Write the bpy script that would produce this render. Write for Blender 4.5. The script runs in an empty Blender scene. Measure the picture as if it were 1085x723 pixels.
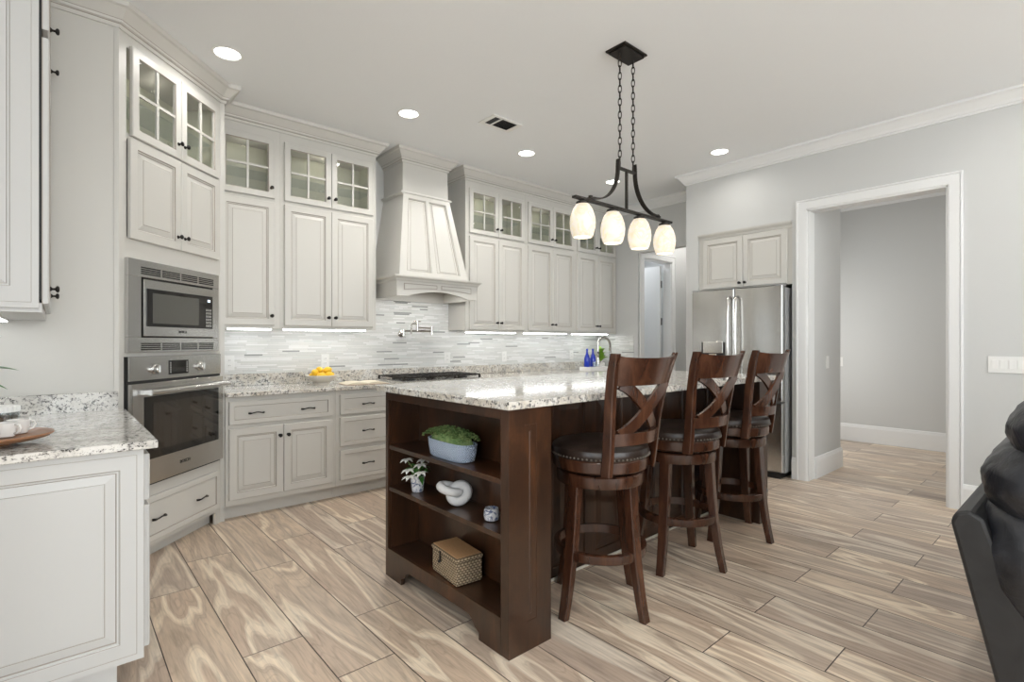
import bpy, math, random
from mathutils import Vector, Matrix
PI = math.pi
random.seed(7)
SC = bpy.context.scene
COL = SC.collection

# ------------------------------------------------------------------ camera, light, exposure
F_PX, YAW, CAM_H = 550.76, 0.8511, 1.276
cam = bpy.data.cameras.new('camera'); camo = bpy.data.objects.new('camera', cam); COL.objects.link(camo)
camo.location = (0, 0, CAM_H); camo.rotation_euler = (PI/2, 0, YAW - PI/2)
cam.sensor_width = 36; cam.lens = 36*F_PX/1085; cam.shift_y = 1.23/1085; cam.clip_start = 0.02
SC.camera = camo
SC.view_settings.view_transform = 'Standard'; SC.view_settings.look = 'None'
SC.view_settings.exposure = -0.18; SC.view_settings.gamma = 1.0; SC.view_settings.use_curve_mapping = False
SC.cycles.use_denoising = True
SC.cycles.max_bounces = 8; SC.cycles.diffuse_bounces = 5; SC.cycles.glossy_bounces = 4
SC.cycles.sample_clamp_indirect = 20.0
W = bpy.data.worlds.new('sky'); SC.world = W; W.use_nodes = True
W.node_tree.nodes['Background'].inputs[0].default_value = (0.75, 0.88, 1.0, 1)
W.node_tree.nodes['Background'].inputs[1].default_value = 1.0

def area(name, loc, rot, sx, sy, power, color=(1, 1, 1)):
    l = bpy.data.lights.new(name, 'AREA'); l.shape = 'RECTANGLE'; l.size = sx; l.size_y = sy
    l.energy = power; l.color = color
    o = bpy.data.objects.new(name, l); COL.objects.link(o); o.location = loc; o.rotation_euler = rot
    return o
# daylight through the living-room windows (behind and beside the camera)
area('daylight_south', (1.6, -4.35, 1.75), (PI/2, 0, 0), 6.0, 2.2, 215, (0.92, 0.97, 1.0))
area('daylight_west', (-3.35, -1.2, 1.75), (PI/2, 0, -PI/2), 4.5, 2.2, 95, (0.92, 0.97, 1.0))
area('hall_side_fill', (6.85, 2.88, 1.3), (PI/2, 0, PI), 0.9, 1.7, 23, (1.0, 0.99, 0.97))  # fill lamp added on a windowless wall to brighten the hall
area('hall_overhead_fill', (6.3, 0.5, 3.04), (0, 0, 0), 0.3, 0.3, 11, (1.0, 0.97, 0.93))  # added overhead fill for the hall pier, no fixture built
area('alcove_fill', (6.7, 3.55, 3.05), (0, 0, 0), 0.3, 0.3, 12, (1.0, 0.97, 0.93))  # unseen lamp added to lift the dark alcove wall
area('pantry_fill', (6.2, 4.75, 3.0), (0, 0, 0), 0.4, 0.4, 14, (0.93, 0.96, 1.0))  # unseen lamp added so the open pantry door is not dark
sl = bpy.data.lights.new('bounce_sun', 'SUN'); sl.energy = 22; sl.angle = 0.01; sl.color = (0.90, 0.96, 1.0)  # added so its bounce off the living-room floor lifts the ceiling
so = bpy.data.objects.new('bounce_sun', sl); COL.objects.link(so); so.rotation_euler = (math.radians(40), 0, math.radians(-12))
CAN_POWER = 3.2; CAN_BACK = 12.5
CEIL = 3.09

# ------------------------------------------------------------------ materials
def mat(name):
    m = bpy.data.materials.new(name); m.use_nodes = True
    return m, m.node_tree, m.node_tree.nodes['Principled BSDF']
def N(t, typ, **k):
    n = t.nodes.new(typ)
    for a, b in k.items(): setattr(n, a, b)
    return n
def setin(b, **k):
    names = dict(c='Base Color', r='Roughness', m='Metallic', s='Specular IOR Level', t='Transmission Weight', i='IOR',
                 e='Emission Color', es='Emission Strength', coat='Coat Weight', cr='Coat Roughness', sh='Sheen Weight')
    for a, v in k.items():
        if a in ('c', 'e'): v = (*v, 1) if len(v) == 3 else v
        b.inputs[names[a]].default_value = v
def simple(name, c, r=0.5, m=0.0, bump=None, **k):
    mm, t, b = mat(name); setin(b, c=c, r=r, m=m, **k)
    if bump: add_bump(t, b, *bump)
    return mm
def coords(t, scale=(1, 1, 1)):
    g = N(t, 'ShaderNodeTexCoord'); mp = N(t, 'ShaderNodeMapping'); mp.inputs['Scale'].default_value = scale
    t.links.new(g.outputs['Object'], mp.inputs[0]); return mp.outputs[0]
def noise(t, vec, scale, detail=3, rough=0.5, dist=0.0, dim='3D'):
    n = N(t, 'ShaderNodeTexNoise'); n.inputs['Scale'].default_value = scale; n.inputs['Detail'].default_value = detail
    n.inputs['Roughness'].default_value = rough; n.inputs['Distortion'].default_value = dist
    if vec is not None: t.links.new(vec, n.inputs['Vector'])
    return n
def ramp(t, fac, stops, interp='LINEAR'):
    r = N(t, 'ShaderNodeValToRGB'); cr = r.color_ramp; cr.interpolation = interp
    while len(cr.elements) < len(stops): cr.elements.new(0.5)
    for e, (p, c) in zip(cr.elements, stops):
        e.position = p; e.color = (*c, 1) if not isinstance(c, (int, float)) else (c, c, c, 1)
    t.links.new(fac, r.inputs[0]); return r.outputs[0]
def math_(t, op, a, b=None, c=None):
    n = N(t, 'ShaderNodeMath', operation=op)
    for i, v in enumerate((a, b, c)):
        if v is None: continue
        if isinstance(v, (int, float)): n.inputs[i].default_value = v
        else: t.links.new(v, n.inputs[i])
    return n.outputs[0]
def mixc(t, f, a, b, mode='MIX'):
    n = N(t, 'ShaderNodeMix', data_type='RGBA', blend_type=mode)
    if isinstance(f, (int, float)): n.inputs[0].default_value = f
    else: t.links.new(f, n.inputs[0])
    for i, v in ((6, a), (7, b)):
        if isinstance(v, tuple): n.inputs[i].default_value = (*v, 1)
        else: t.links.new(v, n.inputs[i])
    return n.outputs[2]
def comb(t, x, y, z=0.0):
    n = N(t, 'ShaderNodeCombineXYZ')
    for i, v in enumerate((x, y, z)):
        if isinstance(v, (int, float)): n.inputs[i].default_value = v
        else: t.links.new(v, n.inputs[i])
    return n.outputs[0]
def bump(t, b, h, strength=0.3, dist=0.01):
    n = N(t, 'ShaderNodeBump'); n.inputs['Strength'].default_value = strength; n.inputs['Distance'].default_value = dist
    t.links.new(h, n.inputs['Height']); t.links.new(n.outputs[0], b.inputs['Normal'])
def add_bump(t, b, scale, strength, dist):
    bump(t, b, noise(t, coords(t), scale).outputs[0], strength, dist)

M = {}
M['wall'] = simple('wall_paint', (0.59, 0.595, 0.585), 0.75, s=0.25, bump=(90, 0.08, 0.002))
M['ceiling'] = simple('ceiling_paint', (0.84, 0.86, 0.875), 0.85, s=0.2, bump=(60, 0.15, 0.003))
M['trim'] = simple('trim_paint', (0.78, 0.785, 0.78), 0.38)
M['cab'] = simple('cabinet_paint', (0.60, 0.587, 0.55), 0.36, s=0.4)
M['glaze'] = simple('cabinet_glaze', (0.36, 0.325, 0.285), 0.5)
M['cabin'] = simple('cabinet_interior', (0.62, 0.63, 0.50), 0.5)
M['cabl'] = simple('cool_cabinet_paint', (0.56, 0.56, 0.55), 0.36, s=0.4)
M['iron'] = simple('dark_bronze', (0.035, 0.03, 0.026), 0.42, 0.7)
M['hard'] = simple('black_hardware', (0.02, 0.018, 0.016), 0.35, 0.6)
M['black'] = simple('black_plastic', (0.012, 0.012, 0.012), 0.35)
M['bglass'] = simple('black_glass', (0.012, 0.011, 0.010), 0.06, s=0.6)
M['ovenglass'] = simple('oven_window_glass', (0.035, 0.028, 0.022), 0.05, s=0.8)
M['mwglass'] = simple('microwave_window_glass', (0.09, 0.09, 0.08), 0.07, s=0.8)
M['chrome'] = simple('polished_nickel', (0.62, 0.60, 0.57), 0.14, 1.0)
M['nail'] = simple('pewter_nailheads', (0.22, 0.20, 0.18), 0.3, 1.0)
M['white'] = simple('white_plastic', (0.80, 0.80, 0.78), 0.35)
M['ceramic'] = simple('white_ceramic', (0.78, 0.77, 0.75), 0.18)
M['bowl'] = simple('cream_stoneware', (0.66, 0.62, 0.55), 0.3)
M['matteceramic'] = simple('chalky_ceramic', (0.60, 0.60, 0.60), 0.6, bump=(40, 0.2, 0.003))
M['lemon'] = simple('lemon_peel', (0.90, 0.56, 0.03), 0.4, bump=(120, 0.25, 0.002))
M['leaf'] = simple('green_leaf', (0.05, 0.17, 0.03), 0.4)
M['leaf2'] = simple('bright_leaf', (0.26, 0.48, 0.05), 0.45)
M['stem'] = simple('pale_stem', (0.20, 0.30, 0.10), 0.5)
M['petal'] = simple('white_petal', (0.82, 0.82, 0.78), 0.5)
M['pagep'] = simple('cream_paper', (0.66, 0.60, 0.47), 0.7)
M['traywood'] = simple('walnut_tray', (0.27, 0.12, 0.05), 0.35, bump=(30, 0.1, 0.002))
M['fridgeside'] = simple('grey_fridge_side', (0.34, 0.34, 0.34), 0.45, 0.0)
M['dish'] = simple('dark_gap', (0.01, 0.01, 0.01), 0.6)
M['coffee'] = simple('coffee_beans', (0.10, 0.06, 0.035), 0.6, bump=(160, 1.0, 0.006))
M['blinds'] = simple('window_frame_paint', (0.75, 0.75, 0.74), 0.5)

def m_dark():
    m, t, b = mat('espresso_wood')
    v = coords(t, (3, 3, 1))
    n = noise(t, v, 1.6, 6, 0.68, 0.9); n2 = noise(t, coords(t, (60, 60, 3)), 2.0, 3)
    c = ramp(t, n.outputs[0], [(0.25, (0.012, 0.006, 0.004)), (0.55, (0.048, 0.020, 0.009)), (0.8, (0.13, 0.050, 0.020))])
    c = mixc(t, 0.30, c, ramp(t, n2.outputs[0], [(0.3, 0.35), (0.7, 1.0)]), 'MULTIPLY')
    t.links.new(c, b.inputs['Base Color']); setin(b, r=0.28, s=0.5, coat=0.25, cr=0.14)
    bump(t, b, n2.outputs[0], 0.05, 0.002); return m
M['dark'] = m_dark()
def m_stoolwood():
    m, t, b = mat('cherry_stained_wood')
    n = noise(t, coords(t, (5, 5, 1.2)), 3.0, 5, 0.6, 0.8)
    c = ramp(t, n.outputs[0], [(0.25, (0.024, 0.009, 0.005)), (0.5, (0.055, 0.021, 0.011)), (0.78, (0.115, 0.047, 0.024))])
    t.links.new(c, b.inputs['Base Color']); setin(b, r=0.26, s=0.5, coat=0.3, cr=0.15); return m
M['stool'] = m_stoolwood()
def m_leather(name, c1, c2, scale, st, dist, rough):
    m, t, b = mat(name)
    n = noise(t, coords(t), scale, 4, 0.55, 1.0); n2 = noise(t, coords(t), scale*14, 2)
    t.links.new(ramp(t, n.outputs[0], [(0.3, c1), (0.75, c2)]), b.inputs['Base Color'])
    setin(b, r=rough, s=0.5)
    bump(t, b, math_(t, 'ADD', n.outputs[0], math_(t, 'MULTIPLY', n2.outputs[0], 0.08)), st, dist); return m
M['seatleather'] = m_leather('brown_seat_leather', (0.020, 0.012, 0.009), (0.045, 0.03, 0.024), 14, 0.25, 0.006, 0.28)
M['sofaleather'] = m_leather('black_sofa_leather', (0.010, 0.011, 0.014), (0.036, 0.038, 0.046), 9, 0.6, 0.012, 0.36)
M['sofaside'] = m_leather('smooth_black_leather', (0.012, 0.012, 0.013), (0.024, 0.024, 0.025), 8, 0.1, 0.004, 0.45)
def m_steel(name, axis, c=(0.46, 0.455, 0.44), r=0.24):
    m, t, b = mat(name)
    sc = {'z': (160, 160, 1.5), 'x': (1.5, 160, 160)}[axis]
    n = noise(t, coords(t, sc), 3.0, 2)
    setin(b, c=c, m=1.0)
    t.links.new(math_(t, 'ADD', math_(t, 'MULTIPLY', n.outputs[0], 0.10), r - 0.05), b.inputs['Roughness'])
    n3 = noise(t, coords(t, (5, 5, 0.25)), 1.0, 1)
    bump(t, b, math_(t, 'ADD', math_(t, 'MULTIPLY', n.outputs[0], 0.01), n3.outputs[0]), 0.10 if axis == 'z' else 0.02, 0.03)
    return m
M['steel'] = m_steel('brushed_steel', 'x', (0.56, 0.555, 0.54))
M['fsteel'] = m_steel('fridge_steel', 'z', (0.58, 0.575, 0.56), 0.22)
def m_granite(name, warm):
    m, t, b = mat(name)
    v = coords(t)
    big = noise(t, v, 9, 4, 0.6, 0.6)
    med = noise(t, v, 58, 4, 0.65, 0.4)
    vo = N(t, 'ShaderNodeTexVoronoi'); vo.inputs['Scale'].default_value = 95; t.links.new(v, vo.inputs['Vector'])
    sp = noise(t, v, 165, 2, 0.5)
    base = ramp(t, big.outputs[0], [(0.30, (0.42, 0.41, 0.39)), (0.45, (0.66, 0.64, 0.60) if not warm else (0.64, 0.59, 0.51)), (0.62, (0.74, 0.73, 0.70)), (0.8, (0.56, 0.54, 0.50) if not warm else (0.58, 0.50, 0.40))])
    g = ramp(t, med.outputs[0], [(0.38, 0.0), (0.49, 1.0)])
    c = mixc(t, g, (0.26, 0.25, 0.24), base)
    k = ramp(t, math_(t, 'ADD', math_(t, 'MULTIPLY', med.outputs[0], 0.45), math_(t, 'MULTIPLY', sp.outputs[0], 0.55)), [(0.395, 0.0), (0.44, 1.0)])
    c = mixc(t, k, (0.035, 0.033, 0.032), c)
    t.links.new(c, b.inputs['Base Color']); setin(b, r=0.09, s=0.5); return m
M['granite'] = m_granite('white_granite', False)
M['granite2'] = m_granite('warm_white_granite', True)

def m_floor():
    m, t, b = mat('wood_look_tile')
    P, OX, L = 0.2388, 0.565, 1.205
    g = N(t, 'ShaderNodeNewGeometry'); s = N(t, 'ShaderNodeSeparateXYZ'); t.links.new(g.outputs['Position'], s.inputs[0])
    X, Y = s.outputs[0], s.outputs[1]
    u = math_(t, 'DIVIDE', math_(t, 'SUBTRACT', X, OX), P)
    row = math_(t, 'FLOOR', u); fu = math_(t, 'FRACT', u)
    par = math_(t, 'FLOORED_MODULO', row, 2.0)
    off = math_(t, 'SUBTRACT', 1.09, math_(t, 'MULTIPLY', par, 0.375))
    w = math_(t, 'DIVIDE', math_(t, 'SUBTRACT', Y, off), L)
    cell = math_(t, 'FLOOR', w); fw = math_(t, 'FRACT', w)
    wn = N(t, 'ShaderNodeTexWhiteNoise', noise_dimensions='2D'); t.links.new(comb(t, row, cell), wn.inputs['Vector'])
    rs = N(t, 'ShaderNodeSeparateColor'); t.links.new(wn.outputs['Color'], rs.inputs[0])
    eu = math_(t, 'MULTIPLY', math_(t, 'MINIMUM', fu, math_(t, 'SUBTRACT', 1.0, fu)), P)
    ew = math_(t, 'MULTIPLY', math_(t, 'MINIMUM', fw, math_(t, 'SUBTRACT', 1.0, fw)), L)
    e = math_(t, 'MINIMUM', eu, ew)
    groove = math_(t, 'LESS_THAN', e, 0.0022)
    v = comb(t, math_(t, 'ADD', X, math_(t, 'MULTIPLY', rs.outputs[0], 31.0)),
             math_(t, 'ADD', math_(t, 'MULTIPLY', Y, 0.13), math_(t, 'MULTIPLY', rs.outputs[1], 17.0)), math_(t, 'MULTIPLY', rs.outputs[2], 9.0))
    n = noise(t, v, 4.6, 2.5, 0.5, 0.8)
    c = ramp(t, n.outputs[0], [(0.28, (0.37, 0.295, 0.235)), (0.38, (0.55, 0.44, 0.35)), (0.455, (0.50, 0.395, 0.31)), (0.47, (0.78, 0.69, 0.57)), (0.515, (0.72, 0.62, 0.50)),
                               (0.53, (0.47, 0.38, 0.305)), (0.60, (0.64, 0.53, 0.42)), (0.68, (0.44, 0.36, 0.295)), (0.72, (0.68, 0.57, 0.46)), (0.80, (0.48, 0.40, 0.33))])
    rings = math_(t, 'SINE', math_(t, 'MULTIPLY', n.outputs[0], 150.0))
    c = mixc(t, math_(t, 'MULTIPLY', math_(t, 'POWER', math_(t, 'MAXIMUM', rings, 0.0), 4.0), 0.22), c, (0.20, 0.145, 0.105))
    fine = noise(t, comb(t, math_(t, 'MULTIPLY', X, 26.0), math_(t, 'MULTIPLY', Y, 1.6), rs.outputs[0]), 3.0, 4, 0.65)
    c = mixc(t, 0.55, c, ramp(t, fine.outputs[0], [(0.3, 0.55), (0.5, 0.95), (0.7, 1.2)]), 'MULTIPLY')
    tone = mixc(t, rs.outputs[2], (0.88, 0.87, 0.88), (1.12, 1.08, 1.02))
    c = mixc(t, 1.0, c, tone, 'MULTIPLY')
    c = mixc(t, groove, c, (0.075, 0.055, 0.042))
    t.links.new(c, b.inputs['Base Color']); setin(b, r=0.33, s=0.4)
    bump(t, b, math_(t, 'MINIMUM', e, 0.003), 0.5, 1.0); return m
M['floor'] = m_floor()

def m_tile():
    m, t, b = mat('linear_glass_mosaic')
    g = N(t, 'ShaderNodeNewGeometry'); s = N(t, 'ShaderNodeSeparateXYZ'); t.links.new(g.outputs['Position'], s.inputs[0])
    H_ = 0.0145
    X = math_(t, 'ADD', s.outputs[0], math_(t, 'MULTIPLY', s.outputs[1], 1.0))
    r = math_(t, 'DIVIDE', s.outputs[2], H_); row = math_(t, 'FLOOR', r); fr = math_(t, 'FRACT', r)
    w1 = N(t, 'ShaderNodeTexWhiteNoise', noise_dimensions='1D'); t.links.new(row, w1.inputs['W'])
    ln = math_(t, 'ADD', 0.09, math_(t, 'MULTIPLY', w1.outputs[0], 0.12))
    q = math_(t, 'ADD', math_(t, 'DIVIDE', X, ln), math_(t, 'MULTIPLY', w1.outputs[0], 57.0))
    cell = math_(t, 'FLOOR', q); fq = math_(t, 'FRACT', q)
    w2 = N(t, 'ShaderNodeTexWhiteNoise', noise_dimensions='2D'); t.links.new(comb(t, row, cell), w2.inputs['Vector'])
    c = ramp(t, w2.outputs[0], [(0.0, (0.72, 0.72, 0.70)), (0.30, (0.66, 0.665, 0.645)), (0.50, (0.78, 0.78, 0.77)), (0.76, (0.64, 0.65, 0.62)), (0.88, (0.30, 0.31, 0.30)), (0.92, (0.66, 0.68, 0.66))], 'CONSTANT')
    e = math_(t, 'MINIMUM', math_(t, 'MULTIPLY', math_(t, 'MINIMUM', fr, math_(t, 'SUBTRACT', 1.0, fr)), H_), math_(t, 'MULTIPLY', math_(t, 'MINIMUM', fq, math_(t, 'SUBTRACT', 1.0, fq)), ln))
    c = mixc(t, math_(t, 'LESS_THAN', e, 0.0010), c, (0.56, 0.56, 0.54))
    t.links.new(c, b.inputs['Base Color'])
    t.links.new(math_(t, 'ADD', 0.12, math_(t, 'MULTIPLY', w2.outputs[0], 0.3)), b.inputs['Roughness'])
    bump(t, b, math_(t, 'MINIMUM', e, 0.0015), 0.4, 1.0); return m
M['tile'] = m_tile()

def emis(name, c, s):
    m, t, b = mat(name); setin(b, c=(0.8, 0.8, 0.8), e=c, es=s); return m
M['lens'] = emis('lamp_lens', (1.0, 0.97, 0.92), 9.0)
M['strip'] = emis('light_strip', (0.97, 0.99, 1.0), 8.0)
M['led'] = emis('led_digits', (0.7, 0.85, 1.0), 2.0)
def m_alab():
    m, t, b = mat('alabaster_glass')
    n = noise(t, coords(t), 14, 4, 0.6, 1.2)
    c = ramp(t, n.outputs[0], [(0.30, (1.0, 0.95, 0.84)), (0.48, (1.0, 0.90, 0.74)), (0.56, (0.86, 0.68, 0.46)), (0.64, (1.0, 0.93, 0.82))])
    setin(b, c=(0.50, 0.46, 0.38), r=0.3); t.links.new(c, b.inputs['Emission Color'])
    b.inputs['Emission Strength'].default_value = 0.66; return m
M['alab'] = m_alab()
def m_pane(name, tint=(1, 1, 1), fac=0.10):
    m, t, b = mat(name); t.nodes.remove(b)
    out = t.nodes['Material Output']; mx = N(t, 'ShaderNodeMixShader'); tr = N(t, 'ShaderNodeBsdfTransparent'); gl = N(t, 'ShaderNodeBsdfGlossy')
    tr.inputs[0].default_value = (*tint, 1); gl.inputs[1].default_value = 0.03; mx.inputs[0].default_value = fac
    t.links.new(tr.outputs[0], mx.inputs[1]); t.links.new(gl.outputs[0], mx.inputs[2]); t.links.new(mx.outputs[0], out.inputs[0]); return m
M['pane'] = m_pane('clear_glass')
M['clear'] = m_pane('thin_tumbler_glass', (0.93, 0.96, 0.97), 0.2)
M['blue'] = simple('cobalt_glass', (0.005, 0.03, 0.42), 0.08, s=0.8)
def m_marble(name, a, c2):
    m, t, b = mat(name)
    n = noise(t, coords(t), 22, 3, 0.6, 2.0)
    t.links.new(ramp(t, n.outputs[0], [(0.38, a), (0.50, (0.72, 0.73, 0.76)), (0.60, (0.74, 0.74, 0.75)), (0.70, c2)]), b.inputs['Base Color']); setin(b, r=0.25); return m
M['marble'] = m_marble('blue_swirled_ceramic', (0.10, 0.13, 0.24), (0.34, 0.36, 0.44))
def m_quilt():
    m, t, b = mat('pale_blue_quilted_ceramic'); setin(b, c=(0.60, 0.72, 0.92), r=0.32)
    g = N(t, 'ShaderNodeTexCoord'); s = N(t, 'ShaderNodeSeparateXYZ'); t.links.new(g.outputs['Object'], s.inputs[0])
    h = math_(t, 'ADD', s.outputs[0], s.outputs[1])
    a = math_(t, 'SINE', math_(t, 'MULTIPLY', math_(t, 'ADD', h, s.outputs[2]), 210.0)); c = math_(t, 'SINE', math_(t, 'MULTIPLY', math_(t, 'SUBTRACT', h, s.outputs[2]), 210.0))
    bump(t, b, math_(t, 'ADD', math_(t, 'ABSOLUTE', a), math_(t, 'ABSOLUTE', c)), 1.0, 0.006); return m
M['quilt'] = m_quilt()
def m_wicker():
    m, t, b = mat('woven_seagrass')
    g = N(t, 'ShaderNodeTexCoord'); s = N(t, 'ShaderNodeSeparateXYZ'); t.links.new(g.outputs['Object'], s.inputs[0])
    h = math_(t, 'ADD', s.outputs[0], s.outputs[1])
    row = math_(t, 'DIVIDE', s.outputs[2], 0.0115); rf = math_(t, 'FLOOR', row)
    a = math_(t, 'ABSOLUTE', math_(t, 'SINE', math_(t, 'ADD', math_(t, 'MULTIPLY', h, 170.0), math_(t, 'MULTIPLY', rf, 1.5708))))
    z = math_(t, 'ABSOLUTE', math_(t, 'SINE', math_(t, 'MULTIPLY', row, PI)))
    hh = math_(t, 'MULTIPLY', a, z)
    n = noise(t, coords(t), 60, 2)
    c = ramp(t, hh, [(0.05, (0.10, 0.065, 0.035)), (0.5, (0.40, 0.30, 0.19)), (1.0, (0.56, 0.45, 0.31))])
    c = mixc(t, 0.4, c, ramp(t, n.outputs[0], [(0.3, 0.55), (0.7, 1.1)]), 'MULTIPLY')
    t.links.new(c, b.inputs['Base Color']); setin(b, r=0.7); bump(t, b, hh, 0.9, 0.004); return m
M['wicker'] = m_wicker()
M['wickerlid'] = simple('woven_lid', (0.47, 0.27, 0.13), 0.6, bump=(90, 1.0, 0.004))
def m_succ():
    m, t, b = mat('succulent_green')
    n = noise(t, coords(t), 25, 3)
    t.links.new(ramp(t, n.outputs[0], [(0.3, (0.09, 0.18, 0.05)), (0.55, (0.22, 0.32, 0.12)), (0.75, (0.40, 0.42, 0.20))]), b.inputs['Base Color']); setin(b, r=0.55); return m
M['succ'] = m_succ()

# ------------------------------------------------------------------ mesh builder
class MB:
    def __init__(s): s.v = []; s.f = []; s.m = []; s.X = None
    def add(s, vs, fs, m=0):
        b = len(s.v)
        s.v += [tuple(s.X @ Vector(p)) if s.X else tuple(p) for p in vs]
        s.f += [tuple(b+i for i in f) for f in fs]; s.m += [m]*len(fs) if isinstance(m, int) else list(m); return s
    def box(s, x0, x1, y0, y1, z0, z1, m=0):
        v = [(x, y, z) for z in (z0, z1) for y in (y0, y1) for x in (x0, x1)]
        return s.add(v, [(0, 2, 3, 1), (4, 5, 7, 6), (0, 1, 5, 4), (2, 6, 7, 3), (0, 4, 6, 2), (1, 3, 7, 5)], m)
    def prism(s, poly, a0, a1, axis='z', m=0):
        # poly: 2D points in the plane orthogonal to axis; counter-clockwise about the axis
        def P(p, a):
            return {'z': (p[0], p[1], a), 'y': (p[0], a, p[1]), 'x': (a, p[0], p[1])}[axis]
        n = len(poly); v = [P(p, a0) for p in poly] + [P(p, a1) for p in poly]
        f = [tuple(range(n-1, -1, -1)), tuple(range(n, 2*n))] + [(i, (i+1) % n, n+(i+1) % n, n+i) for i in range(n)]
        if axis == 'y': f = [tuple(reversed(q)) for q in f]
        return s.add(v, f, m)
    def lathe(s, prof, c=(0, 0, 0), seg=24, m=0, sx=1, sy=1):
        v = []; f = []
        for r, z in prof:
            for k in range(seg):
                a = 2*PI*k/seg; v.append((c[0]+r*math.cos(a)*sx, c[1]+r*math.sin(a)*sy, c[2]+z))
        for i in range(len(prof)-1):
            for k in range(seg):
                k2 = (k+1) % seg; f.append((i*seg+k, i*seg+k2, (i+1)*seg+k2, (i+1)*seg+k))
        if prof[0][0] > 1e-6 and prof[0] != prof[-1]: f.append(tuple(range(seg-1, -1, -1)))
        if prof[-1][0] > 1e-6 and prof[0] != prof[-1]: f.append(tuple((len(prof)-1)*seg+k for k in range(seg)))
        return s.add(v, f, m)
    def tube(s, pts, r, seg=8, m=0, closed=False, rad=None):
        pts = [Vector(p) for p in pts]; n = len(pts); v = []; f = []; up = None
        for i, p in enumerate(pts):
            d = (pts[(i+1) % n]-pts[i-1]) if closed else (pts[min(i+1, n-1)]-pts[max(i-1, 0)])
            d.normalize()
            if up is None: up = Vector((0, 0, 1)) if abs(d.z) < 0.9 else Vector((1, 0, 0))
            a = d.cross(up); a.normalize(); bb = a.cross(d); bb.normalize(); up = bb
            rr = rad[i] if rad else r
            for k in range(seg):
                t = 2*PI*k/seg; v.append(p+a*(rr*math.cos(t))+bb*(rr*math.sin(t)))
        for i in range(n if closed else n-1):
            j = (i+1) % n
            for k in range(seg):
                k2 = (k+1) % seg; f.append((i*seg+k, i*seg+k2, j*seg+k2, j*seg+k))
        if not closed: f += [tuple(range(seg-1, -1, -1)), tuple((n-1)*seg+k for k in range(seg))]
        return s.add(v, f, m)
    def bar(s, pts, sec, m=0):
        # loft of rectangles: pts = centres, sec = list of (half u vector, half v vector)
        v = []; f = []; n = len(pts)
        for p, (u, w) in zip(pts, sec):
            p = Vector(p); u = Vector(u); w = Vector(w)
            v += [p-u-w, p+u-w, p+u+w, p-u+w]
        for i in range(n-1):
            for k in range(4):
                k2 = (k+1) % 4; f.append((i*4+k, i*4+k2, (i+1)*4+k2, (i+1)*4+k))
        f += [(3, 2, 1, 0), tuple((n-1)*4+k for k in range(4))]
        return s.add(v, f, m)
    def slab(s, fn, us, lo, hi, th, m=0):
        # curved slat: fn(u,z)->(x,y); lo/hi(u) heights; thickness th along y
        pts = []; sec = []
        for u in us:
            a, b_ = lo(u), hi(u); z = (a+b_)/2
            x0, y0 = fn(u, a); x1, y1 = fn(u, b_)
            pts.append(((x0+x1)/2, (y0+y1)/2, z)); sec.append(((0, th/2, 0), ((x1-x0)/2, (y1-y0)/2, (b_-a)/2)))
        return s.bar(pts, sec, m)
    def ball(s, c, r, seg=12, rings=8, m=0, sc=(1, 1, 1)):
        v = []; f = []
        for i in range(1, rings):
            t = PI*i/rings
            for k in range(seg):
                a = 2*PI*k/seg; v.append((c[0]+r*sc[0]*math.sin(t)*math.cos(a), c[1]+r*sc[1]*math.sin(t)*math.sin(a), c[2]-r*sc[2]*math.cos(t)))
        b0 = len(v); v += [(c[0], c[1], c[2]-r*sc[2]), (c[0], c[1], c[2]+r*sc[2])]
        for i in range(rings-2):
            for k in range(seg):
                k2 = (k+1) % seg; f.append((i*seg+k, i*seg+k2, (i+1)*seg+k2, (i+1)*seg+k))
        for k in range(seg):
            k2 = (k+1) % seg; f.append((b0, k2, k)); f.append((b0+1, (rings-2)*seg+k, (rings-2)*seg+k2))
        return s.add(v, f, m)
    def rings(s, x0, x1, z0, z1, R, yb=0.0, back=True):
        # nested rectangles facing -y; R = [(inset, y, material)], material of the band leading to that ring
        v = []; f = []; ms = []
        for k, (i, y, _) in enumerate(R):
            v += [(x0+i, yb+y, z0+i), (x1-i, yb+y, z0+i), (x1-i, yb+y, z1-i), (x0+i, yb+y, z1-i)]
            if k:
                for j in range(4):
                    j2 = (j+1) % 4; f.append(((k-1)*4+j, (k-1)*4+j2, k*4+j2, k*4+j)); ms.append(R[k][2])
        n = len(R)-1; f.append((n*4, n*4+1, n*4+2, n*4+3)); ms.append(0)
        if back: f.append((3, 2, 1, 0)); ms.append(0)
        return s.add(v, f, ms)
    def sweep(s, path, prof, z0=0.0, m=0, closed=False, plane='xy', ends=True):
        # path 2D; prof list of (out, up); out = to the right of travel
        ms = []; n = len(path); P = [Vector(p).to_2d() if len(p) > 2 else Vector(p) for p in path]; v = []; f = []; k = len(prof)
        for i in range(n):
            d0 = (P[i]-P[i-1]).normalized() if (i or closed) else None
            d1 = (P[(i+1) % n]-P[i]).normalized() if (i < n-1 or closed) else None
            if d0 is None: d0 = d1
            if d1 is None: d1 = d0
            n0 = Vector((d0.y, -d0.x)); n1 = Vector((d1.y, -d1.x)); mm = n0+n1
            mm = mm.normalized()/max(0.3, mm.normalized().dot(n1))
            for (o, u) in prof:
                q = P[i]+mm*o
                v.append({'xy': (q.x, q.y, z0+u), 'xz': (q.x, u+z0, q.y), 'yz': (u+z0, q.x, q.y)}[plane])
        for i in range(n if closed else n-1):
            j = (i+1) % n
            for a in range(k):
                b = (a+1) % k; f.append((i*k+a, i*k+b, j*k+b, j*k+a)); ms.append(m if isinstance(m, int) else m[a])
        if not closed and ends: f += [tuple(range(k)), tuple((n-1)*k+a for a in range(k-1, -1, -1))]; ms += [0, 0]
        return s.add(v, f, ms)
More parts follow.
